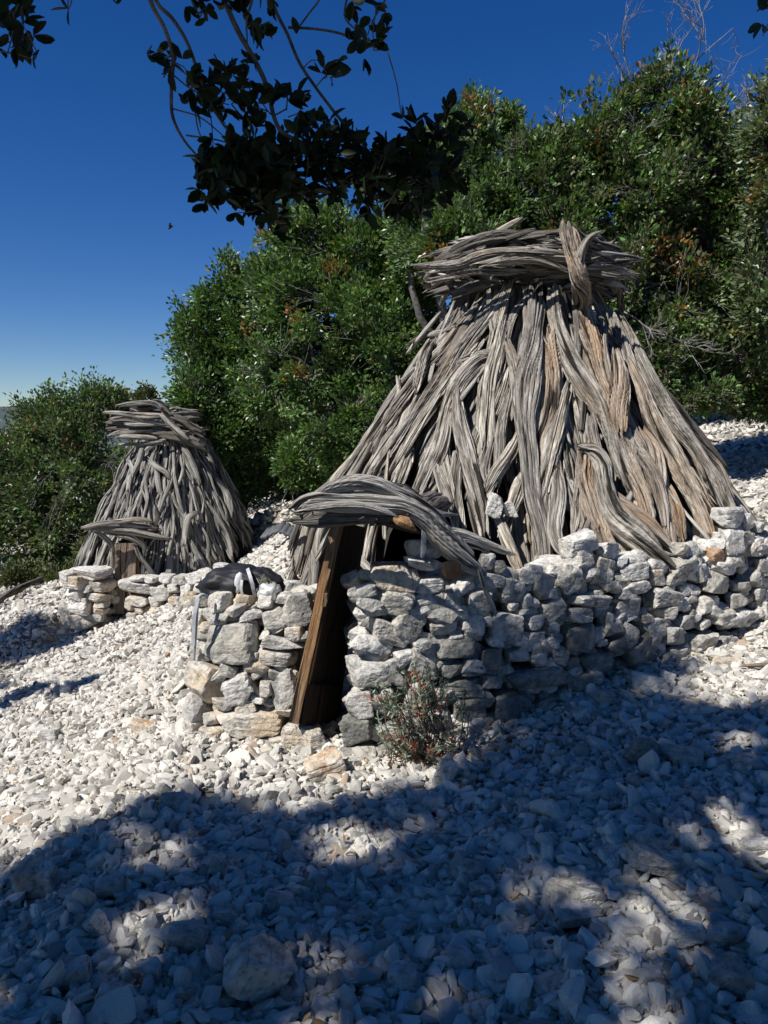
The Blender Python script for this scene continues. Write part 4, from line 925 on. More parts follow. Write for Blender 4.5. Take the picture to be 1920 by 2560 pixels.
# fallen branch left, stick right
bp = [G(-60, 1560) + (0, 0, .12), G(0, 1530) + (0, 0, .2), G(60, 1490) + (0, 0, .15), G(110, 1462) + (0, 0, .1), G(160, 1440) + (0, 0, .02)]
V, uv, F4, F3 = log_arrays(bp, [.12, .16, .14, .11, .05], 88, K=22)
tag(link('fallen_branch', new_mesh('fallen_branch', V, [F4, F3], uv), M_wood_dark), 'gnarled dark dead branch lying on the stones at the left edge', 'branch')
a = G(1850, 1685) + (0, 0, .05); b = G(1990, 1690) + (0, 0, .06)
V, uv, F4, F3 = log_arrays([a, (a + b) / 2 + (0, 0, .01), b], [.018, .028, .022], 89, K=14)
tag(link('stick', new_mesh('stick', V, [F4, F3], uv), M_plank_gr), 'thin brown stick on the sunlit gravel at the right edge', 'stick')
# grey bent sheet lying between the huts
def sheet():
    c = at(*c2(1535, 930), 9.0); n = 22; V = []; F = []
    for i in range(n):
        for j in range(6):
            u = i / (n - 1) * 2 - 1; v = j / 5
            V.append((c[0] + u * .20, c[1] + v * .5 - .25, c[2] + .03 - .13 * abs(u) * .7 + .012 * sin(i * 2.0) + .03 * v))
    for i in range(n - 1):
        for j in range(5): F.append((i * 6 + j, (i + 1) * 6 + j, (i + 1) * 6 + j + 1, i * 6 + j + 1))
    o = link('bent_sheet', new_mesh('bent_sheet', np.array(V), [np.array(F)]), M_tin); md = o.modifiers.new('th', 'SOLIDIFY'); md.thickness = .04; md.offset = 0
    tag(o, 'grey ridged sheet bent like a small roof lying on the ground between the huts', 'sheet')
sheet()
# backpack on the wall
D = 4.02; bc = at(*c2(1300, 1225), D)
bpk = empty('backpack', tuple(bc - (0, 0, .1)), 'black backpack with grey straps lying on the stone wall between the huts', 'backpack')
def blob(name, c, dims, rm, m, parent, seed=1, rough=.05, level=4, sq=2.6):
    Dv, F = ico(level); s = (np.abs(Dv) ** sq).sum(1) ** (-1 / sq); V = Dv * s[:, None]
    V = V * (1 + rough * fbm(V * 2.2 + seed, seed, 3)[:, None] + rough * .5 * fbm(V * 6 + seed, seed + 1, 2)[:, None])
    V = (V * np.array(dims) / 2) @ rm.T
    o = link(name, new_mesh(name, V + np.asarray(c), [F]), m); 
    if parent is not None: child_of(o, parent)
    return o
def at2(x, y, d=D): return at(*c2(x, y), d)
k_ = 1 / 2.183 / FPX * D
blob('body', at2(1275, 1218), (380 * k_, .24, 190 * k_), rot3(0, R(-4), 0), M_black, bpk, 3, .30, 4, 2.1)
blob('lid', at2(1440, 1212), (230 * k_, .20, 140 * k_), rot3(0, R(14), 0), M_black, bpk, 5, .30, 4, 2.1)
blob('mesh_pocket', at2(1302, 1215, D - .115), (44 * k_, .03, 110 * k_), rot3(0, R(8), 0), M_mesh, bpk, 6, .2, 3)
def ribbon(name, pts, w, m, parent, th=.004, nrm=(0, -1, .3)):
    Q, _, _ = smooth_path(np.array(pts), np.ones(len(pts)), 30); T = np.gradient(Q, axis=0); T /= np.linalg.norm(T, axis=1)[:, None]
    n = np.array(nrm, float); B = np.cross(T, n); B /= np.linalg.norm(B, axis=1)[:, None]; Nn = np.cross(B, T)
    V = np.stack([Q - B * w / 2 - Nn * th, Q + B * w / 2 - Nn * th, Q + B * w / 2 + Nn * th, Q - B * w / 2 + Nn * th], 1).reshape(-1, 3); F = []
    for i in range(29):
        for j in range(4): F.append((4 * i + j, 4 * i + (j + 1) % 4, 4 * i + 4 + (j + 1) % 4, 4 * i + 4 + j))
    F += [(0, 3, 2, 1), (116, 117, 118, 119)]
    o = link(name, new_mesh(name, V, [np.array(F)], smooth=False), m)
    if parent is not None: child_of(o, parent)
    return o
ribbon('strap', [at2(1352, 1140, D - .06), at2(1368, 1190, D - .135), at2(1380, 1240, D - .14), at2(1390, 1290, D - .12)], .018, M_webbing, bpk)
ribbon('strap', [at2(1320, 1200, D - .14), at2(1316, 1250, D - .15), at2(1326, 1290, D - .14)], .014, M_mesh, bpk)
for q in range(3):
    pts = [at2(1400 + 22 * q, 1190 + 12 * (q % 2), D - .11), at2(1420 + 22 * q, 1220 - 20 * (q % 2), D - .13), at2(1440 + 22 * q, 1170 + 20 * (q % 3), D - .11), at2(1460 + 20 * q, 1215, D - .11)]
    V, uv, F4, F3 = tube_arrays(pts, [.005] * 4, 6, 20); o = link('cord', new_mesh('cord', V, [F4, F3]), M_cordm); child_of(o, bpk)
o = blob('silver_bag', at2(1470, 1268, D - .10), (130 * k_, .13, 112 * k_), rot3(0, 0, 0), M_silver, None, 9, .22, 4, 2.2); tag(o, 'crumpled silvery bag beside the black backpack on the wall', 'bag')
# walking pole leaning on the wall corner
pole = empty('walking_pole', tuple(at(*c2(1060, 1640), 3.80)), 'light grey walking pole with curved strap leaning against the wall corner', 'walking pole')
V, uv, F4, F3 = tube_arrays([at(*c2(1060, 1640), 3.78), at(*c2(1072, 1450), 3.78), at(*c2(1078, 1330), 3.8)], [.010, .013, .015], 12, 12); child_of(link('shaft', new_mesh('shaft', V, [F4, F3]), M_alu), pole)
V, uv, F4, F3 = tube_arrays([at(*c2(1078, 1335), 3.8), at(*c2(1082, 1300), 3.8), at(*c2(1104, 1282), 3.82), at(*c2(1134, 1292), 3.84)], [.022, .024, .02, .016], 12, 16); child_of(link('handle', new_mesh('handle', V, [F4, F3]), M_webbing), pole)
ribbon('wrist_strap', [at(*c2(1082, 1300), 3.78), at(*c2(1064, 1380), 3.77), at(*c2(1058, 1460), 3.77), at(*c2(1054, 1560), 3.77)], .018, M_webbing, pole)

# ================================================================== VEGETATION
def leaves_mesh(name, C, Dr, L, Wd, tint, near=False, fold=.25, seed=0):
    g = np.random.default_rng(seed); n = len(C); Dr = Dr / (np.linalg.norm(Dr, axis=1)[:, None] + 1e-9)
    r = g.normal(size=(n, 3)) + np.array([0, 0, .8]); Nn = r - (r * Dr).sum(1)[:, None] * Dr; Nn /= np.linalg.norm(Nn, axis=1)[:, None] + 1e-9
    B = np.cross(Dr, Nn); L = L[:, None]; W = Wd[:, None]
    if not near:
        V = np.stack([C, C + Dr * L * .5 + B * W * .5 + Nn * W * fold, C + Dr * L, C + Dr * L * .5 - B * W * .5 + Nn * W * fold], 1).reshape(-1, 3)
        i = np.arange(n)[:, None] * 4; F = np.concatenate([i + np.array([[0, 1, 2]]), i + np.array([[0, 2, 3]])]); k = 4
        return new_mesh(name, V, [F], None, False, np.repeat(tint, k, 0))
    cur = g.uniform(-.12, .12, (n, 1))
    def pt(t, s): return C + Dr * L * t + B * W * s + Nn * (W * fold * abs(s) * 2 + L * cur * t * t)
    V = np.stack([pt(0, 0), pt(.20, .34), pt(.5, .5), pt(.80, .36), pt(1, 0), pt(.80, -.36), pt(.5, -.5), pt(.20, -.34), pt(.28, 0), pt(.55, 0), pt(.8, 0)], 1).reshape(-1, 3)
    i = np.arange(n)[:, None] * 11
    F3 = np.concatenate([i + np.array([f]) for f in ([0, 1, 8], [0, 8, 7], [3, 4, 10], [4, 5, 10])])
    F4 = np.concatenate([i + np.array([f]) for f in ([1, 2, 9, 8], [2, 3, 10, 9], [8, 9, 6, 7], [9, 10, 5, 6])])
    return new_mesh(name, V, [F3, F4], None, True, np.repeat(tint, 11, 0))
def rosettes(C, Dr, per, rad, Lr, seed, hues, dead=.0, spread=.9):
    """leaves in tufts round twig ends"""
    g = np.random.default_rng(seed); n = len(C); Dr = Dr / (np.linalg.norm(Dr, axis=1)[:, None] + 1e-9)
    Cc = np.repeat(C, per, 0); Dd = np.repeat(Dr, per, 0); r = g.normal(size=Cc.shape)
    d = Dd * g.uniform(.4, 1.2, (len(Cc), 1)) + r * spread * .6
    pos = Cc + r * rad * .5 - Dd * rad * g.uniform(0, 1.2, (len(Cc), 1))
    base = hues[g.integers(0, len(hues), n)]; br = g.uniform(.6, 1.5, (n, 1)) * 1.45; tint = np.repeat(base * br, per, 0) * g.uniform(.7, 1.35, (len(Cc), 1))
    isd = np.repeat(g.random(n) < dead, per)
    tint[isd] = np.array([.34, .15, .045]) * g.uniform(.6, 1.4, (isd.sum(), 1))
    y = g.random(len(Cc)) < .02; tint[y] = np.array([.26, .22, .06])
    L = g.uniform(*Lr, len(Cc)) * 1.25; return pos, d, L, L * g.uniform(.50, .68, len(Cc)), tint
GREENS = np.array([[.045, .085, .020], [.060, .110, .026], [.075, .130, .034], [.038, .070, .022], [.085, .125, .045]])
OLIVE = np.array([[.065, .080, .030], [.080, .092, .040], [.050, .065, .025], [.095, .100, .050]])
PALE = np.array([[.10, .14, .07], [.085, .13, .05], [.12, .155, .09]])
def tree(name, base, lobes, n_tips, label, cat='tree', grp='trees on the slope', hues=GREENS, per=13, Lr=(.035, .06), dead=.012, seed=1, trunk_w=.22, twig_w=.010, shell=.45, rough=.35, parts=('trunk', 'crown'), tipr=.075, twigs=1.0, dense=1.0):
    g = np.random.default_rng(seed); base = np.asarray(base, float)
    root = empty(name, tuple(base), label, cat, grp)
    lob = [(np.array(c), np.array(r)) for c, r in lobes]
    area = np.array([r[0] * r[1] + r[1] * r[2] + r[0] * r[2] for c, r in lob]); cnt = (n_tips * area / area.sum()).astype(int)
    C = []; Dd = []; own = []
    for k, ((c, r), m) in enumerate(zip(lob, cnt)):
        d = g.normal(size=(m * 2, 3)); d /= np.linalg.norm(d, axis=1)[:, None]
        lump = 1 + rough * 1.6 * vnoise(d * 2.6 + k * 5, seed) + rough * .75 * vnoise(d * 6 + k, seed + 1)
        rr = (shell + (1 - shell) * g.random(len(d)) ** .45) * lump
        P = c + d * r * rr[:, None]
        ok = np.ones(len(P), bool)
        for j, (c2_, r2_) in enumerate(lob):
            if j != k: ok &= (((P - c2_) / r2_) ** 2).sum(1) > .38
        # leave lumps and gaps
        ok &= vnoise(P * 2.3, seed + 3) + .6 * vnoise(P * 5.5, seed + 5) > -.16 / dense
        P = P[ok][:m]; C.append(P); Dd.append(d[ok][:m] + np.array([0, 0, .45])); own += [k] * len(P)
    C = np.vstack(C); Dd = np.vstack(Dd); own = np.array(own)
    # dead tufts appear in patches
    per = int(per * .72); pos, d, L, W, tint = rosettes(C, Dd, per, tipr, Lr, seed + 7, hues, 0)
    dn = vnoise(C * 1.7, seed + 9) + .6 * g.random(len(C)); isd = np.repeat(dn > np.quantile(dn, 1 - dead * .8), per) & np.repeat(g.random(len(C)) < .45, per)
    tint[isd] = np.array([.36, .17, .05]) * g.uniform(.6, 1.3, (isd.sum(), 1))
    o = link(parts[1], leaves_mesh(parts[1], pos, d, L, W, tint, seed=seed), M_leaf); child_of(o, root)
    # wood: trunk -> limbs -> twigs
    acc = Acc()
    fork = base + (np.mean([c for c, r in lob], 0) - base) * np.array([.35, .35, .35]) + g.normal(size=3) * .08
    tv, tuv, t4, t3 = tube_arrays([base + (0, 0, -.15), base * .55 + fork * .45 + g.normal(size=3) * .06, fork], [trunk_w * 1.25, trunk_w, trunk_w * .85], 10, 14, .05, seed)
    acc.add(tv, tuv, t4, t3)
    for k, (c, r) in enumerate(lob):
        mid = fork * .5 + c * .5 + g.normal(size=3) * .12 * np.linalg.norm(c - fork)
        acc.add(*tube_arrays([fork, mid, c, c + r * np.array([0, 0, .5])], [trunk_w * .6, trunk_w * .38, trunk_w * .2, .02], 7, 14, .06, seed + k))
        ids = np.where(own == k)[0]; g.shuffle(ids)
        nb = max(5, int(14 * r.max()))
        hubs = [c + (C[i] - c) * .55 for i in ids[:nb]]
        for h in hubs: acc.add(*tube_arrays([c - (0, 0, .2 * r[2]), (c + h) / 2 + g.normal(size=3) * .06, h], [trunk_w * .18, .028, .016], 5, 6, .03, seed))
        if hubs:
            H = np.array(hubs)
            for i in ids[:int(len(ids) * .42 * twigs)]:
                h = H[np.argmin(((H - C[i]) ** 2).sum(1))]
                acc.add(*tube_arrays([h, (h + C[i]) / 2 + g.normal(size=3) * .05, C[i]], [twig_w * 1.3, twig_w, twig_w * .5], 3, 5))
    child_of(link(parts[0], acc.mesh(parts[0]), M_bark), root)
    return root
def lobe(px, py, rx, ry, D, dz=None):
    c = at(px, py, D); return (c, np.array([rx / FPX * D, (dz or (rx + ry) * .5) / FPX * D, ry / FPX * D]))
def gbase(px, D):
    x = (px - 960) / FPX * D; return np.array([x, D, float(ground_z(x, D))])
tree('oak_tree', gbase(110, 15.2), [lobe(130, 1060, 100, 85, 15), lobe(225, 1020, 95, 75, 15.4), lobe(50, 1190, 120, 130, 15), lobe(190, 1200, 140, 160, 14.6), lobe(290, 1010, 60, 46, 15.5), lobe(90, 1350, 140, 90, 14.8), lobe(260, 1330, 90, 120, 14.4), lobe(-60, 1200, 110, 160, 15), lobe(-40,1340,100,90,15)],
     5200, 'olive green oak at the far left beyond the small hut', hues=np.vstack([OLIVE, GREENS]), per=12, Lr=(.05, .085), seed=41, dead=.02, tipr=.12, twig_w=.014)
tree('oak_tree', gbase(600, 12.8), [lobe(570, 735, 80, 78, 12.5), lobe(535, 850, 90, 110, 12.5), lobe(660, 800, 130, 110, 12.5), lobe(485, 985, 64, 60, 11.6), lobe(620, 960, 150, 130, 12.3), lobe(540, 1080, 110, 70, 11.8), lobe(690, 1080, 120, 120, 12.4), lobe(600, 1180, 110, 80, 12.7), lobe(760, 1190, 120, 80, 12.9)],
     6400, 'dark green rounded oak right behind the small hut', per=13, Lr=(.045, .075), seed=42, dead=.012, tipr=.10)
tree('oak_tree', gbase(900, 10.8), [lobe(790, 600, 120, 80, 10.5), lobe(900, 640, 150, 110, 10.5), lobe(720, 740, 110, 100, 10.4), lobe(860, 790, 170, 130, 10.2), lobe(960, 860, 140, 150, 10.0), lobe(790, 920, 130, 120, 10.1), lobe(900, 1030, 150, 120, 9.8), lobe(1010, 700, 110, 110, 10.2), lobe(690, 960, 90, 90, 10.3), lobe(860, 1130, 110, 80, 10.4)],
     9000, 'broad bright green oak filling the gap between the two huts', per=14, Lr=(.040, .066), seed=43, dead=.02)
tree('oak_tree', gbase(1130, 9.9), [lobe(1120, 430, 100, 100, 9.6), lobe(1190, 310, 42, 66, 9.6), lobe(1040, 500, 90, 90, 9.6), lobe(1270, 300, 30, 40, 9.8), lobe(1250, 500, 100, 90, 9.5), lobe(1140, 600, 140, 100, 9.4), lobe(1180,400,60,110,9.6)],
     5200, 'pale green upright oak behind the top of the large hut', hues=np.vstack([PALE, GREENS]), per=13, Lr=(.040, .066), seed=44, dead=.01)
T5 = tree('oak_tree', gbase(2000, 10.4), [lobe(1910, 990, 100, 60, 9.0), lobe(1640, 300, 130, 120, 9.6), lobe(1480, 370, 130, 110, 9.5), lobe(1350, 440, 100, 100, 9.4), lobe(1740, 430, 150, 130, 9.7), lobe(1580, 520, 170, 130, 9.4), lobe(1800, 620, 150, 150, 9.6), lobe(1680, 760, 170, 140, 9.2), lobe(1770, 900, 150, 110, 9.0), lobe(1430, 580, 120, 80, 9.3), lobe(1590, 700, 110, 110, 9.0), lobe(1640, 880, 90, 100, 8.8), lobe(1860, 960, 110, 60, 8.9), lobe(1740, 985, 100, 40, 8.6)],
     10500, 'tall twiggy oak with bare twigs on top and orange leaf patches at the right', hues=np.vstack([GREENS, OLIVE]), per=12, Lr=(.040, .068), seed=45, dead=.05, twigs=1.6, trunk_w=.22)
tree('oak_tree', gbase(2010, 8.6), [lobe(1930, 330, 70, 120, 8.4), lobe(1950, 520, 90, 130, 8.4), lobe(1930, 740, 90, 140, 8.4), lobe(2050, 600, 130, 260, 8.6), lobe(1990, 180, 70, 60, 8.4)],
     4200, 'oak cut by the right edge of the picture, leaves pale and yellowish', hues=np.vstack([PALE, OLIVE]), per=12, Lr=(.040, .066), seed=46, dead=.04, twigs=1.5)
tree('shrub', gbase(752, 9.3), [lobe(752, 1150, 48, 44, 9.2), lobe(720, 1190, 34, 30, 9.2), lobe(790, 1185, 36, 34, 9.2)], 520, 'small bright green shrub left of the large hut', 'shrub', 'shrubs on the slope', hues=np.array([[.055, .10, .024], [.065, .115, .028], [.05, .09, .02]]), seed=47, dead=0, trunk_w=.04)
tree('sapling', gbase(372, 13.4), [lobe(368, 985, 24, 22, 13.4), lobe(350, 1000, 16, 18, 13.4), lobe(392, 1000, 16, 14, 13.4)], 110, 'thin sparse sapling rising behind the small hut top', 'sapling', 'shrubs on the slope', hues=OLIVE, seed=48, dead=0, trunk_w=.05)
tree('oak_tree', gbase(700, 18), [lobe(640, 1130, 150, 90, 17.5), lobe(820, 1110, 150, 110, 17.5), lobe(980, 1050, 160, 150, 17.5), lobe(420, 1180, 160, 90, 18)], 4200, 'dark oak thicket in the shade far behind between the two huts', hues=GREENS * .8, per=12, Lr=(.07, .11), seed=49, tipr=.15)
tree('oak_tree', gbase(1560, 16), [lobe(1420, 800, 170, 200, 15), lobe(1650, 830, 180, 170, 15), lobe(1850, 780, 180, 150, 15.5), lobe(1560, 960, 160, 90, 15)], 5200, 'dark oak behind the right flank of the large hut', hues=GREENS * .8, per=12, Lr=(.06, .10), seed=50, tipr=.15)
for k, (px, py, rx, ry, D, lab) in enumerate([(250, 1390, 60, 50, 13.2, 'low dark bush at the foot of the olive oak, next to the small hut'), (60, 1440, 80, 40, 13.6, 'low dark bush at the left edge under the olive oak'), (170, 1450, 60, 36, 12.6, 'small scrubby bush above the fallen branch')]):
    tree('shrub', gbase(px, D), [lobe(px, py, rx, ry, D)], 420, lab, 'shrub', 'shrubs on the slope', hues=OLIVE * .9, seed=60 + k, dead=0, trunk_w=.05, Lr=(.05, .08))
# bare dead twigs rising from the tall oak
def bare(starts, seed, root, m=M_twig):
    g = np.random.default_rng(seed); acc = Acc()
    def grow(p, d, L, w, dep):
        n = 4; pts = [p]; q = p.copy(); dd = d.copy()
        for _ in range(n): dd = dd + g.normal(size=3) * .16; dd /= np.linalg.norm(dd); q = q + dd * L / n; pts.append(q.copy())
        acc.add(*tube_arrays(pts, np.linspace(w, w * .55, n + 1), 4, 8))
        if dep > 0:
            for k in range(g.integers(3, 5)):
                b = pts[g.integers(1, n + 1)]; nd = dd + g.normal(size=3) * .6 + np.array([0, 0, .15]); nd /= np.linalg.norm(nd)
                grow(b, nd, L * g.uniform(.45, .75), w * .6, dep - 1)
    for px, py, D, dx, dz, L in starts: v = np.array([dx, g.normal() * .2, dz]); grow(at(px, py, D), v / np.linalg.norm(v), L, .022, 3)
    child_of(link('dead_branch', acc.mesh('dead_branch'), m), root)
bare([(1600, 260, 9.5, -.4, 1, .55), (1660, 240, 9.5, .1, 1, .6), (1700, 230, 9.6, .35, 1, .7), (1750, 330, 9.6, .5, 1, .75), (1560, 330, 9.4, -.2, 1, .6), (1420, 350, 9.4, -.25, 1, .5), (1800, 300, 9.6, .6, .6, .55), (1380, 420, 9.4, -.7, .6, .4), (1820, 380, 9.6, .6, .9, .5)], 5, T5)
bare([(1500, 640, 9.0, 1, -.3, .6), (1600, 620, 8.9, .6, .2, .7), (1700, 700, 8.9, -.6, -.2, .7), (1760, 820, 8.7, -.3, -.4, .7), (1640, 840, 8.6, .5, -.2, .6), (1560, 780, 8.6, .7, -.5, .5), (1720, 560, 9.1, -.8, .3, .6), (1480, 480, 9.2, .6, .3, .5), (1840, 700, 8.9, -.5, .1, .6), (1700, 460, 9.3, -.4, .4, .6)], 6, T5)

# ---- overhanging oak: trunk left behind the camera, boughs hanging into view, crown that shades the foreground
def c5(x, y): return x / 1.3825, y / 1.3825
oak = empty('oak_tree', (-2.6, -1.6, float(ground_z(-2.6, -1.6))), 'near oak whose black leafy boughs hang across the top of the sky', 'tree', 'trees on the slope')
BR = [(1.95, [(500,-160,16),(520,0,15),(560,90,14),(590,190,13),(592,300,12),(602,400,11),(640,480,9),(690,540,7),(720,575,5)]),
      (1.92, [(505,-150,14),(545,0,13),(600,60,13),(650,140,12),(690,250,11),(720,330,9),(780,430,8),(840,490,6),(900,560,4)]),
      (1.90, [(700,-200,22),(790,20,18),(830,120,18),(880,220,17),(920,310,16),(945,400,15),(980,460,14),(1060,500,13),(1150,550,12),(1250,600,10),(1330,640,7),(1420,650,4)]),
      (1.98, [(860,-180,16),(960,40,12),(1000,120,11),(1040,220,11),(1090,300,10),(1150,380,10),(1210,450,10),(1250,490,9),(1300,540,8),(1400,560,6),(1500,500,4)]),
      (1.98, [(1000,100,9),(1090,105,8),(1180,120,8),(1250,150,6),(1340,180,3)]), (1.98, [(1040,95,6),(1080,40,6),(1110,0,6),(1130,-60,7)]),
      (1.95, [(595,260,5),(650,300,5),(720,335,4),(800,360,3)]), (1.95, [(600,370,5),(690,400,5),(760,460,4),(820,520,3)]), (1.95, [(640,470,6),(760,490,5),(830,520,5),(900,560,3)]),
      (1.95, [(680,380,5),(690,450,5),(720,520,4),(745,560,3)]), (1.95, [(690,550,4),(695,610,3),(720,640,2)]), (1.94, [(720,370,5),(730,440,4),(735,520,3)]), (1.92, [(590,190,5),(540,210,4),(510,180,3)]),
      (1.9, [(990,380,5),(940,400,5),(900,350,4)]), (1.9, [(1000,410,4),(1040,390,3),(1060,330,3)]), (1.92, [(780,430,4),(740,390,4),(700,380,3)]), (1.95, [(1090,300,5),(1130,260,4),(1160,240,3)]), (1.9, [(960,640,5),(1040,650,4),(1060,700,3)]),
      (1.9, [(850,500,5),(900,620,6),(930,700,5),(940,760,3)]), (1.9, [(1060,500,6),(1020,560,5),(960,640,4)]), (1.9, [(1250,600,5),(1300,690,4),(1320,740,3)]),
      (1.7, [(-120,-60,10),(0,60,8),(40,95,6),(20,180,3)]), (1.7, [(-100,120,8),(0,172,6),(60,185,5),(120,205,3)]), (1.7, [(120,-60,8),(80,0,6),(50,60,5)]), (1.7, [(240,-60,5),(236,0,4),(236,40,3)]), (1.7, [(370,-50,5),(390,0,4)]),
      (1.98, [(1240,-120,10),(1200,-20,8),(1190,60,6),(1240,110,5)]), (1.98, [(1330,-120,8),(1330,-20,7),(1290,60,5),(1270,120,4)]), (1.9, [(640,-120,9),(680,-20,7),(700,40,4)]), (1.9, [(2720,-60,10),(2660,10,7),(2620,40,5)]), (1.9, [(2700,20,6),(2660,80,4),(2640,120,3)]), (1.9, [(850,-160,16),(870,-20,10),(850,60,7),(850,130,5),(850,220,4)])]
acc = Acc()
for k, (D, pts) in enumerate(BR):
    P = [at(*c5(x, y), D) for x, y, w in pts]; W = [w / 1.3825 / FPX * D for x, y, w in pts]; acc.add(*tube_arrays(P, W, 8, 5 * len(P), .006, k))
# limbs from the trunk towards the boughs
tb = np.array([-2.6, -1.6, float(ground_z(-2.6, -1.6))]); fk = tb + (.25, .2, 1.9)
L1 = np.array([-1.3, .3, 3.5]); e1 = at(*c5(500, -160), 1.95); e2 = at(*c5(700, -200), 1.9); e3 = at(*c5(860, -180), 1.98); e4 = at(*c5(-120, -60), 1.7)
for P, W in (([fk, (-2.0, -.8, 3.1), L1, (-.9, 1.2, 3.3), e1], [.22, .16, .11, .05, .02]), ([L1, (-.5, 1.0, 3.5), e2], [.10, .06, .02]), ([L1, (-.3, 1.1, 3.6), e3], [.08, .05, .02]), ([L1, (-1.3, 1.2, 3.0), e4], [.06, .04, .012]),
             ([L1, (0, .8, 3.8), at(*c5(1240, -120), 1.98)], [.08, .05, .014]), ([fk, (-2.4, -1.2, 3.2), (-1.5, -1, 4.4)], [.2, .15, .08]), ([L1, (-.4, .2, 4.0), (.8, .4, 4.4)], [.10, .08, .05]), ([fk, (-3.4, -1.0, 3.4), (-4, -.2, 3.9)], [.16, .12, .06]), ([(0.0, .3, 4.2), (.9, .9, 4.5), (1.8, 1.2, 4.7)], [.07, .05, .03])):
    acc.add(*tube_arrays(P, W, 9, 16, .04, 3))
child_of(link('branch', acc.mesh('branch'), M_bark), oak)
V, uv, F4, F3 = tube_arrays([tb + (0, 0, -.2), tb + (.1, .05, .9), fk], [.42, .32, .26], 14, 18, .08, 4)
child_of(link('trunk', new_mesh('trunk', V, [F4, F3]), M_bark), oak)
CL = [(770,590,70,26),(720,600,40,10),(850,600,90,40),(900,640,80,30),(820,290,60,20),(780,270,50,12),(740,350,50,16),(700,300,40,12),(660,350,30,7),(860,350,40,12),(900,420,30,9),(960,560,80,34),(1050,590,70,26),(1130,540,70,22),(1330,560,80,30),(1430,540,80,30),(1510,480,60,18),(1560,420,40,10),
      (1400,640,100,36),(1510,600,60,16),(920,690,60,20),(870,690,40,12),(955,765,24,7),(1180,640,60,18),(1290,680,50,14),(518,180,26,8),(590,220,36,9),(970,290,34,8),(1010,350,36,9),(1040,380,26,5),(1135,250,40,12),(1160,480,50,14),(1090,430,26,6),(870,220,22,6),(860,60,60,16),(700,30,34,7),(890,90,40,9),
      (1250,110,56,18),(1330,40,50,12),(1200,20,36,8),(650,10,26,5),(820,520,60,18),(740,640,50,14),(70,30,80,26),(20,130,46,12),(110,110,30,6),(110,195,22,4),(236,30,14,3),(398,8,14,2),(800,-10,90,22),(950,10,60,14),(650,275,24,6),(1310,140,40,9),(1060,700,24,6),(1240,540,50,14),(1450,640,80,20),(1060,480,50,10),(1560,580,40,8),(790,660,60,16),
      (980,640,60,16),(1270,590,60,16),(930,560,60,18),(690,560,20,4),(680,660,20,3),(2625,20,34,9),(2650,90,24,6)]
g = np.random.default_rng(71); C = []; Dd = []
for x, y, r, n in CL:
    for _ in range(int(n * (.4 if y < 200 and x > 450 else .5 if y < 450 and x < 1150 else 1.0))):
        q = g.normal(size=2) * r * .56; D = (1.7 if x < 450 else 1.92) + g.normal() * .07
        C.append(at(*c5(x + q[0], y + q[1]), D)); Dd.append((g.normal() * .5 + q[0] / r * .5 + .2, g.normal() * .5, g.normal() * .5 - q[1] / r * .5 + .15))
C = np.array(C); Dd = np.array(Dd); n = len(C); per = 3
pos = np.repeat(C, per, 0); d = np.repeat(Dd, per, 0) + g.normal(size=(n * per, 3)) * .5
L = g.uniform(.030, .049, n * per); tint = GREENS[g.integers(0, 5, n * per)] * g.uniform(.6, 1.1, (n * per, 1))
child_of(link('foliage', leaves_mesh('foliage', pos, d, L, L * g.uniform(.42, .56, n * per), tint, near=True, seed=3), M_leaf_near), oak)
# twigs to the tufts
acc = Acc(); bpts = np.vstack([smooth_path(np.array([at(*c5(x, y), D) for x, y, w in pts]), np.ones(len(pts)), 30)[0] for D, pts in BR])
for p in C[::4]:
    h = bpts[np.argmin(((bpts - p) ** 2).sum(1))]; acc.add(*tube_arrays([h, (h + p) / 2 + g.normal(size=3) * .008, p], [.0035, .003, .002], 4, 5))
tw_ = child_of(link('twig', acc.mesh('twig'), M_bark), oak); tw_['kind'] = 'stuff'
# crown: where the foliage of this tree hangs so that its shade lies over the foreground
def inpoly(x, y, poly):
    r = np.zeros(x.shape, bool); n = len(poly)
    for i in range(n):
        x1, y1 = poly[i]; x2, y2 = poly[(i + 1) % n]; c = ((y1 > y) != (y2 > y)) & (x < (x2 - x1) * (y - y1) / (y2 - y1 + 1e-12) + x1); r ^= c
    return r
gp = lambda px, py: tuple(G(px, py)[:2])
SH = [(-3.2, 2.5), gp(0, 2176), gp(116, 2124), gp(231, 2083), gp(376, 2020), gp(550, 2014), gp(630, 2050), gp(752, 2078), gp(868, 2020), gp(1000, 2005), gp(1140, 1975), gp(1240, 1890), (.60, 3.80), (.80, 3.98), (1.25, 4.22), (1.55, 4.34), (1.74, 4.30), gp(1640, 1740), gp(1742, 1775), gp(1900, 1775), (3.2, 3.9), (4.2, 3.4), (4.2, -1.5), (-3.2, -1.5)]
HOLES = [(gp(1640, 2225), .16), (gp(1700, 2265), .10), (gp(1735, 2340), .13), (gp(1780, 2400), .08), (gp(1290, 2350), .07), (gp(1300, 2290), .05), (gp(330, 2300), .10), (gp(410, 2290), .08), (gp(240, 2350), .08), (gp(620, 2420), .07), (gp(360, 2440), .06), (gp(300, 2190), .08), (gp(380, 2150), .07),
         (gp(1640, 1940), .07), (gp(1560, 1950), .05), (gp(1850, 1860), .16), (gp(1780, 1880), .08), (gp(920, 2130), .05), (gp(1080, 2140), .06), (gp(70, 2230), .08), (gp(460, 2350), .04), (gp(1130, 2340), .04), (gp(1500, 2120), .04), (gp(1350,2000), .04)]
g = np.random.default_rng(72); n = 32000
gx = g.uniform(-3.2, 4.2, n); gy = g.uniform(-1.2, 4.6, n)
edge = .07; ok = inpoly(gx + g.normal(size=n) * edge, gy + g.normal(size=n) * edge, SH)
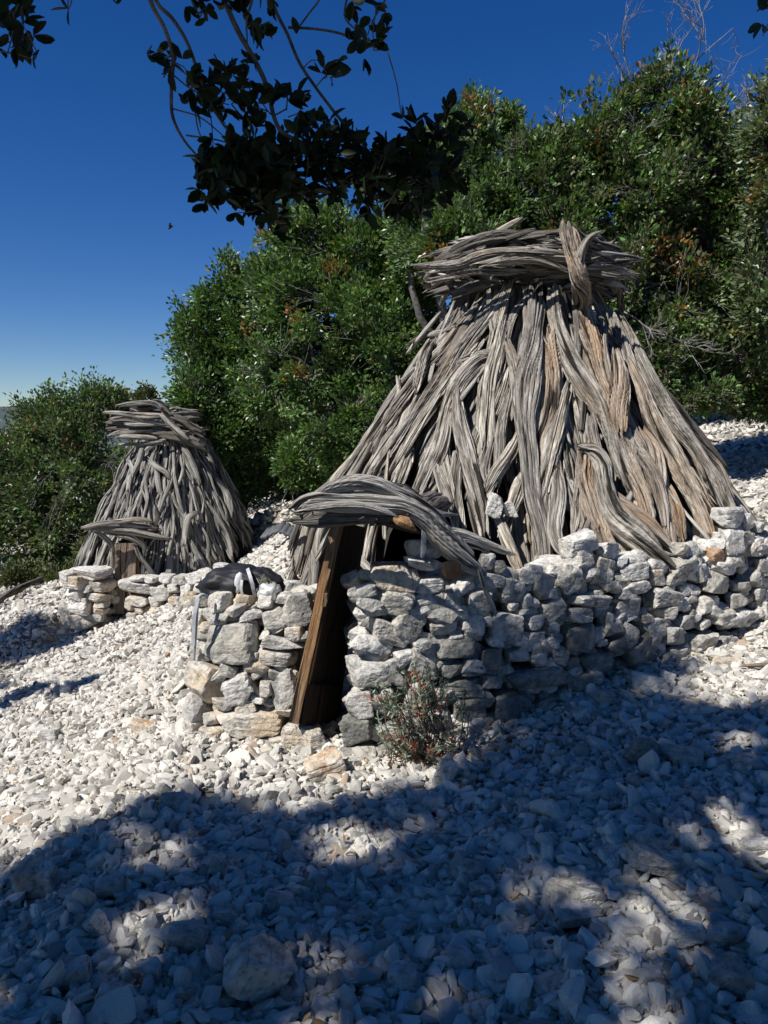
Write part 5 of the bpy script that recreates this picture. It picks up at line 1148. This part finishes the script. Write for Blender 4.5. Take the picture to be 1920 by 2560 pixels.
for (hx, hy), r in HOLES: ok &= np.hypot((gx - hx) / 1.15, gy - hy) > r * .66 * g.uniform(.8, 1.15, n)
ok &= (vnoise(np.stack([gx * 4.5, gy * 4.5, 0 * gx], -1), 31) > -.66)
fl_ = (gx < 1.0) & (gy < 2.9); ok &= ~(fl_ & (vnoise(np.stack([gx * 5.5, gy * 5.5, 0 * gx + 4], -1), 37) > .52)); ok &= ~((gx > 1.2) & (vnoise(np.stack([gx * 5, gy * 5, 0 * gx + 9], -1), 38) > .72))
gx, gy = gx[ok], gy[ok]; gz = ground_z(gx, gy)
hgt = 4.9 + .7 * vnoise(np.stack([gx * .9, gy * .9, 0 * gx], -1), 8) + g.uniform(-.35, .35, len(gx)) + .12 * gy
t = (hgt - gz) / SUN[2]; C = np.stack([gx + SUN[0] * t, gy + SUN[1] * t, hgt], -1)
# keep this part of the crown above the frame
el = (C[:, 2] - 1.6) / np.maximum(C[:, 1], .05); vis_ = (C[:, 1] > .2) & (el < .66) & (np.abs(C[:, 0]) < .56 * C[:, 1] + .3)
C = C[~vis_]; Dd = g.normal(size=C.shape) + (0, 0, .3)
pos, d, L, W, tint = rosettes(C, Dd, 9, .05, (.045, .075), 73, GREENS, .005)
child_of(link('crown', leaves_mesh('crown', pos, d, L, W * 1.1, tint, seed=74), M_leaf_crown), oak)
print('crown tips', len(C))
# tree just outside the left edge whose shade falls on the gravel there
def shade_tree(targets, h, label, seed, n):
    lob = []
    for px, py, r in targets:
        p = G(px, py); t = (h - p[2]) / SUN[2]; c = p + SUN * t; lob.append((c, np.array([r, r, r * .6])))
    m = np.mean([c for c, r in lob], 0); x, y = m[0] - .6, m[1]
    tree('oak_tree', np.array([x, y, float(ground_z(x, y))]), lob, n, label, seed=seed, per=12, Lr=(.05, .08), dead=.01, shell=.1, dense=2.5, tipr=.10)
shade_tree([(60, 1600, .45), (-150, 1620, .6), (-300, 1700, .7), (180, 1605, .22)], 2.4, 'oak standing just beyond the left edge, shading the gravel below the small hut', 81, 2600)
shade_tree([(40, 1745, .26), (200, 1715, .2), (-120, 1760, .5), (-60,1800,.3)], 2.7, 'smaller oak beyond the left edge whose shade makes the lower dark streak', 82, 1500)

for k, (x, y, h, r, lab) in enumerate([(1.6, -4.6, 4.2, 2.0, 'unseen oak added behind the viewer to cut sky light, right of the near overhanging oak')]):  # oak added out of view to block sky light and deepen foreground shade
    z = float(ground_z(x, y)); tree('oak_tree', np.array([x, y, z]), [(np.array([x, y, z + h]), np.array([r, r, 1.2])), (np.array([x + .6, y - .5, z + h + 1]), np.array([r * .8, r * .8, .9])), (np.array([x - .8, y + .3, z + h - 1.2]), np.array([r * .7, r * .7, 1.0])), (np.array([x + .5, y - .2, z + 1.6]), np.array([1.3, 1.3, 1.1]))], 2600, lab, seed=85 + k, per=12, Lr=(.08, .12), tipr=.16, shell=.3, dense=3)
# litter
def litter():
    g = np.random.default_rng(95); n = 5200; x = g.uniform(-5, 7, n); y = g.uniform(1.3, 12, n); d = vnoise(np.stack([x * .9, y * .9, 0 * x], -1), 96) + .5 * g.random(n)
    k = (d > .35) | (g.random(n) < .10); x, y = x[k], y[k]; P = np.stack([x, y, ground_z(x, y) + g.uniform(.02, .05, len(x))], -1); D = g.normal(size=P.shape) * (1, 1, .25); L = g.uniform(.02, .045, len(x))
    t = np.array([[.20, .12, .055]]) * g.uniform(.5, 1.6, (len(x), 1)); o = link('leaf_litter', leaves_mesh('leaf_litter', P, D, L, L * .45, t, near=True, fold=.3, seed=8), M_leaf); tag(o, 'dry brown leaves scattered over the gravel', kind='stuff')
litter()
# spurge bush at the wall foot
def spurge():
    b = G(1100, 1905) + (0, .03, 0); root = empty('spurge_bush', tuple(b), 'wiry grey-green spurge bush with reddish dead leaves at the foot of the wall', 'bush')
    g = np.random.default_rng(91); acc = Acc(); tips = []; dr = []
    ends = []
    for k in range(66):
        x, y = g.uniform(1040, 1520), g.uniform(1030, 1520); 
        if (x - 1280) ** 2 / 260 ** 2 + (y - 1330) ** 2 / 290 ** 2 > 1: continue
        D = 3.50 + g.uniform(-.12, .10) - .0; e = at(*c3(x, y), D); s = b + np.array([g.normal() * .07, g.normal() * .04, .0])
        if e[2] < b[2] + .03: e[2] = b[2] + .04
        m = s * .45 + e * .55 + np.array([0, -.02, -.05]) + g.normal(size=3) * .03
        acc.add(*tube_arrays([s, m, e], [.008, .006, .004], 5, 10, .01, k)); ends.append((e, e - m))
        for j in range(g.integers(1, 4)):
            f = m + (e - m) * g.uniform(.1, .9); e2 = f + (e - m) * .4 + g.normal(size=3) * .05; acc.add(*tube_arrays([f, (f + e2) / 2 + g.normal(size=3) * .01, e2], [.005, .004, .003], 4, 6)); ends.append((e2, e2 - f))
    child_of(link('stem', acc.mesh('stem'), plain('dry_stem', (.11, .08, .06), .9)), root)
    E = np.array([e for e, d in ends]); Dn = np.array([d for e, d in ends]); Dn /= np.linalg.norm(Dn, axis=1)[:, None]
    per = 11; P = np.repeat(E, per, 0) - np.repeat(Dn, per, 0) * g.uniform(0, .07, (len(E) * per, 1)); d = np.repeat(Dn, per, 0) * .6 + g.normal(size=P.shape) * .55
    live = g.random(len(E)) < .80; lv = np.repeat(live, per)
    tint = np.array([[.20, .25, .17]]) * g.uniform(.6, 1.5, (len(P), 1)); L = g.uniform(.022, .04, len(P))
    child_of(link('leaf', leaves_mesh('leaf', P[lv], d[lv], L[lv], L[lv] * .2, tint[lv], near=True, fold=.15, seed=4), M_leaf), root)
    t2 = np.array([[.42, .12, .06]]) * g.uniform(.5, 1.4, (len(P), 1))
    ext = np.array([G(*c3(g.uniform(1080, 1450), g.uniform(1440, 1600))) + (0, 0, g.uniform(.01, .06)) for _ in range(260)])
    P2 = np.vstack([P[~lv], ext]); d2 = np.vstack([d[~lv], g.normal(size=ext.shape)]); t3_ = np.vstack([t2[~lv], np.array([[.26, .09, .05]]) * g.uniform(.5, 1.4, (len(ext), 1))]); L2 = g.uniform(.02, .034, len(P2))
    o = link('dead_leaf', leaves_mesh('dead_leaf', P2, d2, L2, L2 * .28, t3_, near=True, fold=.3, seed=5), M_leaf); child_of(o, root)
    for q in (root.children): 
        if q.name.startswith(('leaf', 'dead_leaf')): q['kind'] = 'stuff'
spurge()
# bird high in the left of the sky
def bird():
    c = at(425, 569, 16.0); root = empty('bird', tuple(c), 'tiny dark bird flying in the blue sky at the left', 'bird')
    Dv, F = ico(3); V = Dv * np.array([.075, .022, .024]); V[:, 0] += 0; V = V * (1 - .35 * np.clip(-Dv[:, :1], 0, 1)); V = V @ rot3(0, R(-35), 0).T
    me = new_mesh('body', V + c, [F]); child_of(link('body', me, M_black), root)
    for s in (1, -1):
        w = np.array([(0, 0, 0), (.03, 0, 0), (.06, .06 * s, .05), (.02, .16 * s, .06), (-.02, .05 * s, .03)]) ; w = np.vstack([w, w + (0, 0, -.004)])
        F5 = np.array([[0, 1, 2, 3, 4], [9, 8, 7, 6, 5]]); F4 = np.array([[i, i + 5, (i + 1) % 5 + 5, (i + 1) % 5] for i in range(5)])
        child_of(link('wing', new_mesh('wing', w @ rot3(0, R(-35), R(20)).T + c, [F5, F4], smooth=False), M_black), root)
bird()

# ================================================================== GRAVEL (uncountable): one object, instanced stones
def gravel():
    col = bpy.data.collections.new('gravel_stone_shapes')
    for k in range(28):
        V, F = rock_pts(9000 + k, 2, 60, 4 + k % 4, .03, .48 + .02 * (k % 8), .0); sh = np.array([1, .50 + .38 * ((k * 7) % 5) / 5, .26 + .30 * ((k * 3) % 7) / 7])
        me = new_mesh('pebble', V * sh * .5, [F], smooth=False); me.materials.append(M_gravel)
        col.objects.link(bpy.data.objects.new('pebble_shape.%03d' % k, me))
    g = np.random.default_rng(101); X = []; Y = []; Sz = []
    def ring_(n, r0, r1, smin, smax, pw=1.6, half=42):
        a = np.radians(g.uniform(-half, half, n)); u = g.random(n); r = np.sqrt(r0 ** 2 + u * (r1 ** 2 - r0 ** 2))
        X.append(r * np.sin(a)); Y.append(r * np.cos(a)); Sz.append(smin + (smax - smin) * g.random(n) ** pw)
    ring_(54000, 1.1, 3.2, .014, .038, 1.2, 62); ring_(16500, 1.1, 3.2, .030, .082, 1.7, 62); ring_(420, 1.2, 3.4, .07, .12, 1.5, 60)
    ring_(48000, 3.2, 6.0, .018, .046, 1.3, 48); ring_(15000, 3.2, 6.0, .04, .085, 1.8, 48); ring_(500, 3.2, 7, .08, .14, 1.5)
    ring_(36000, 6.0, 11.5, .03, .075, 1.3, 36); ring_(9000, 6.0, 12, .06, .12, 1.6, 36); ring_(22000, 11.5, 24, .06, .14, 1.2, 34)
    ring_(2500, .2, 1.2, .02, .08, 1.3, 180)
    X, Y, Sz = map(np.concatenate, (X, Y, Sz))
    r1 = np.hypot(X - HUT[0], Y - HUT[1]); keep = r1 > 1.9
    keep &= ~((X > -.1) & (r1 < 2.6) & (Y < 5.4) & (Y > np.interp(960 + X / np.maximum(Y, .1) * FPX, WX, WD) + .10))
    keep &= np.hypot(X - HUT2[0], Y - HUT2[1]) > 1.2
    for x, y, r in occ: keep &= np.hypot(X - x, Y - y) > r * .55
    X, Y, Sz = X[keep], Y[keep], Sz[keep]; n = len(X)
    Z = ground_z(X, Y) + Sz * g.uniform(-.02, .30, n) + .008 * vnoise(np.stack([X * 7, Y * 7, 0 * X], -1), 61)
    me = bpy.data.meshes.new('gravel'); me.vertices.add(n); me.vertices.foreach_set('co', np.stack([X, Y, Z], -1).astype(np.float32).ravel())
    rot = np.stack([g.normal(size=n) * .55, g.normal(size=n) * .55, g.uniform(0, 6.28, n)], -1)
    scl = Sz[:, None] * g.uniform(.8, 1.25, (n, 3)) * 1.12
    for nm, arr in (('rot', rot), ('scl', scl)):
        a = me.attributes.new(nm, 'FLOAT_VECTOR', 'POINT'); a.data.foreach_set('vector', arr.astype(np.float32).ravel())
    a = me.attributes.new('idx', 'INT', 'POINT'); a.data.foreach_set('value', g.integers(0, 28, n).astype(np.int32)); me.update()
    o = bpy.data.objects.new('gravel', me); COL.objects.link(o); tag(o, 'sharp white limestone gravel covering the slope', kind='stuff')
    ng = bpy.data.node_groups.new('scatter', 'GeometryNodeTree'); ng.interface.new_socket('Geometry', in_out='INPUT', socket_type='NodeSocketGeometry'); ng.interface.new_socket('Geometry', in_out='OUTPUT', socket_type='NodeSocketGeometry')
    gi = ng.nodes.new('NodeGroupInput'); go = ng.nodes.new('NodeGroupOutput'); ip = ng.nodes.new('GeometryNodeInstanceOnPoints'); ci = ng.nodes.new('GeometryNodeCollectionInfo')
    ci.inputs[0].default_value = col; ci.inputs[1].default_value = True; ci.inputs[2].default_value = True; ip.inputs['Pick Instance'].default_value = True
    def na(name, dt):
        x = ng.nodes.new('GeometryNodeInputNamedAttribute'); x.data_type = dt; x.inputs[0].default_value = name; return x.outputs[0]
    e2r = ng.nodes.new('FunctionNodeEulerToRotation'); lk = ng.links.new
    lk(gi.outputs[0], ip.inputs['Points']); lk(ci.outputs[0], ip.inputs['Instance']); lk(na('idx', 'INT'), ip.inputs['Instance Index'])
    lk(na('rot', 'FLOAT_VECTOR'), e2r.inputs[0]); lk(e2r.outputs[0], ip.inputs['Rotation']); lk(na('scl', 'FLOAT_VECTOR'), ip.inputs['Scale']); lk(ip.outputs[0], go.inputs[0])
    md = o.modifiers.new('scatter', 'NODES'); md.node_group = ng
    print('gravel', n)
gravel()
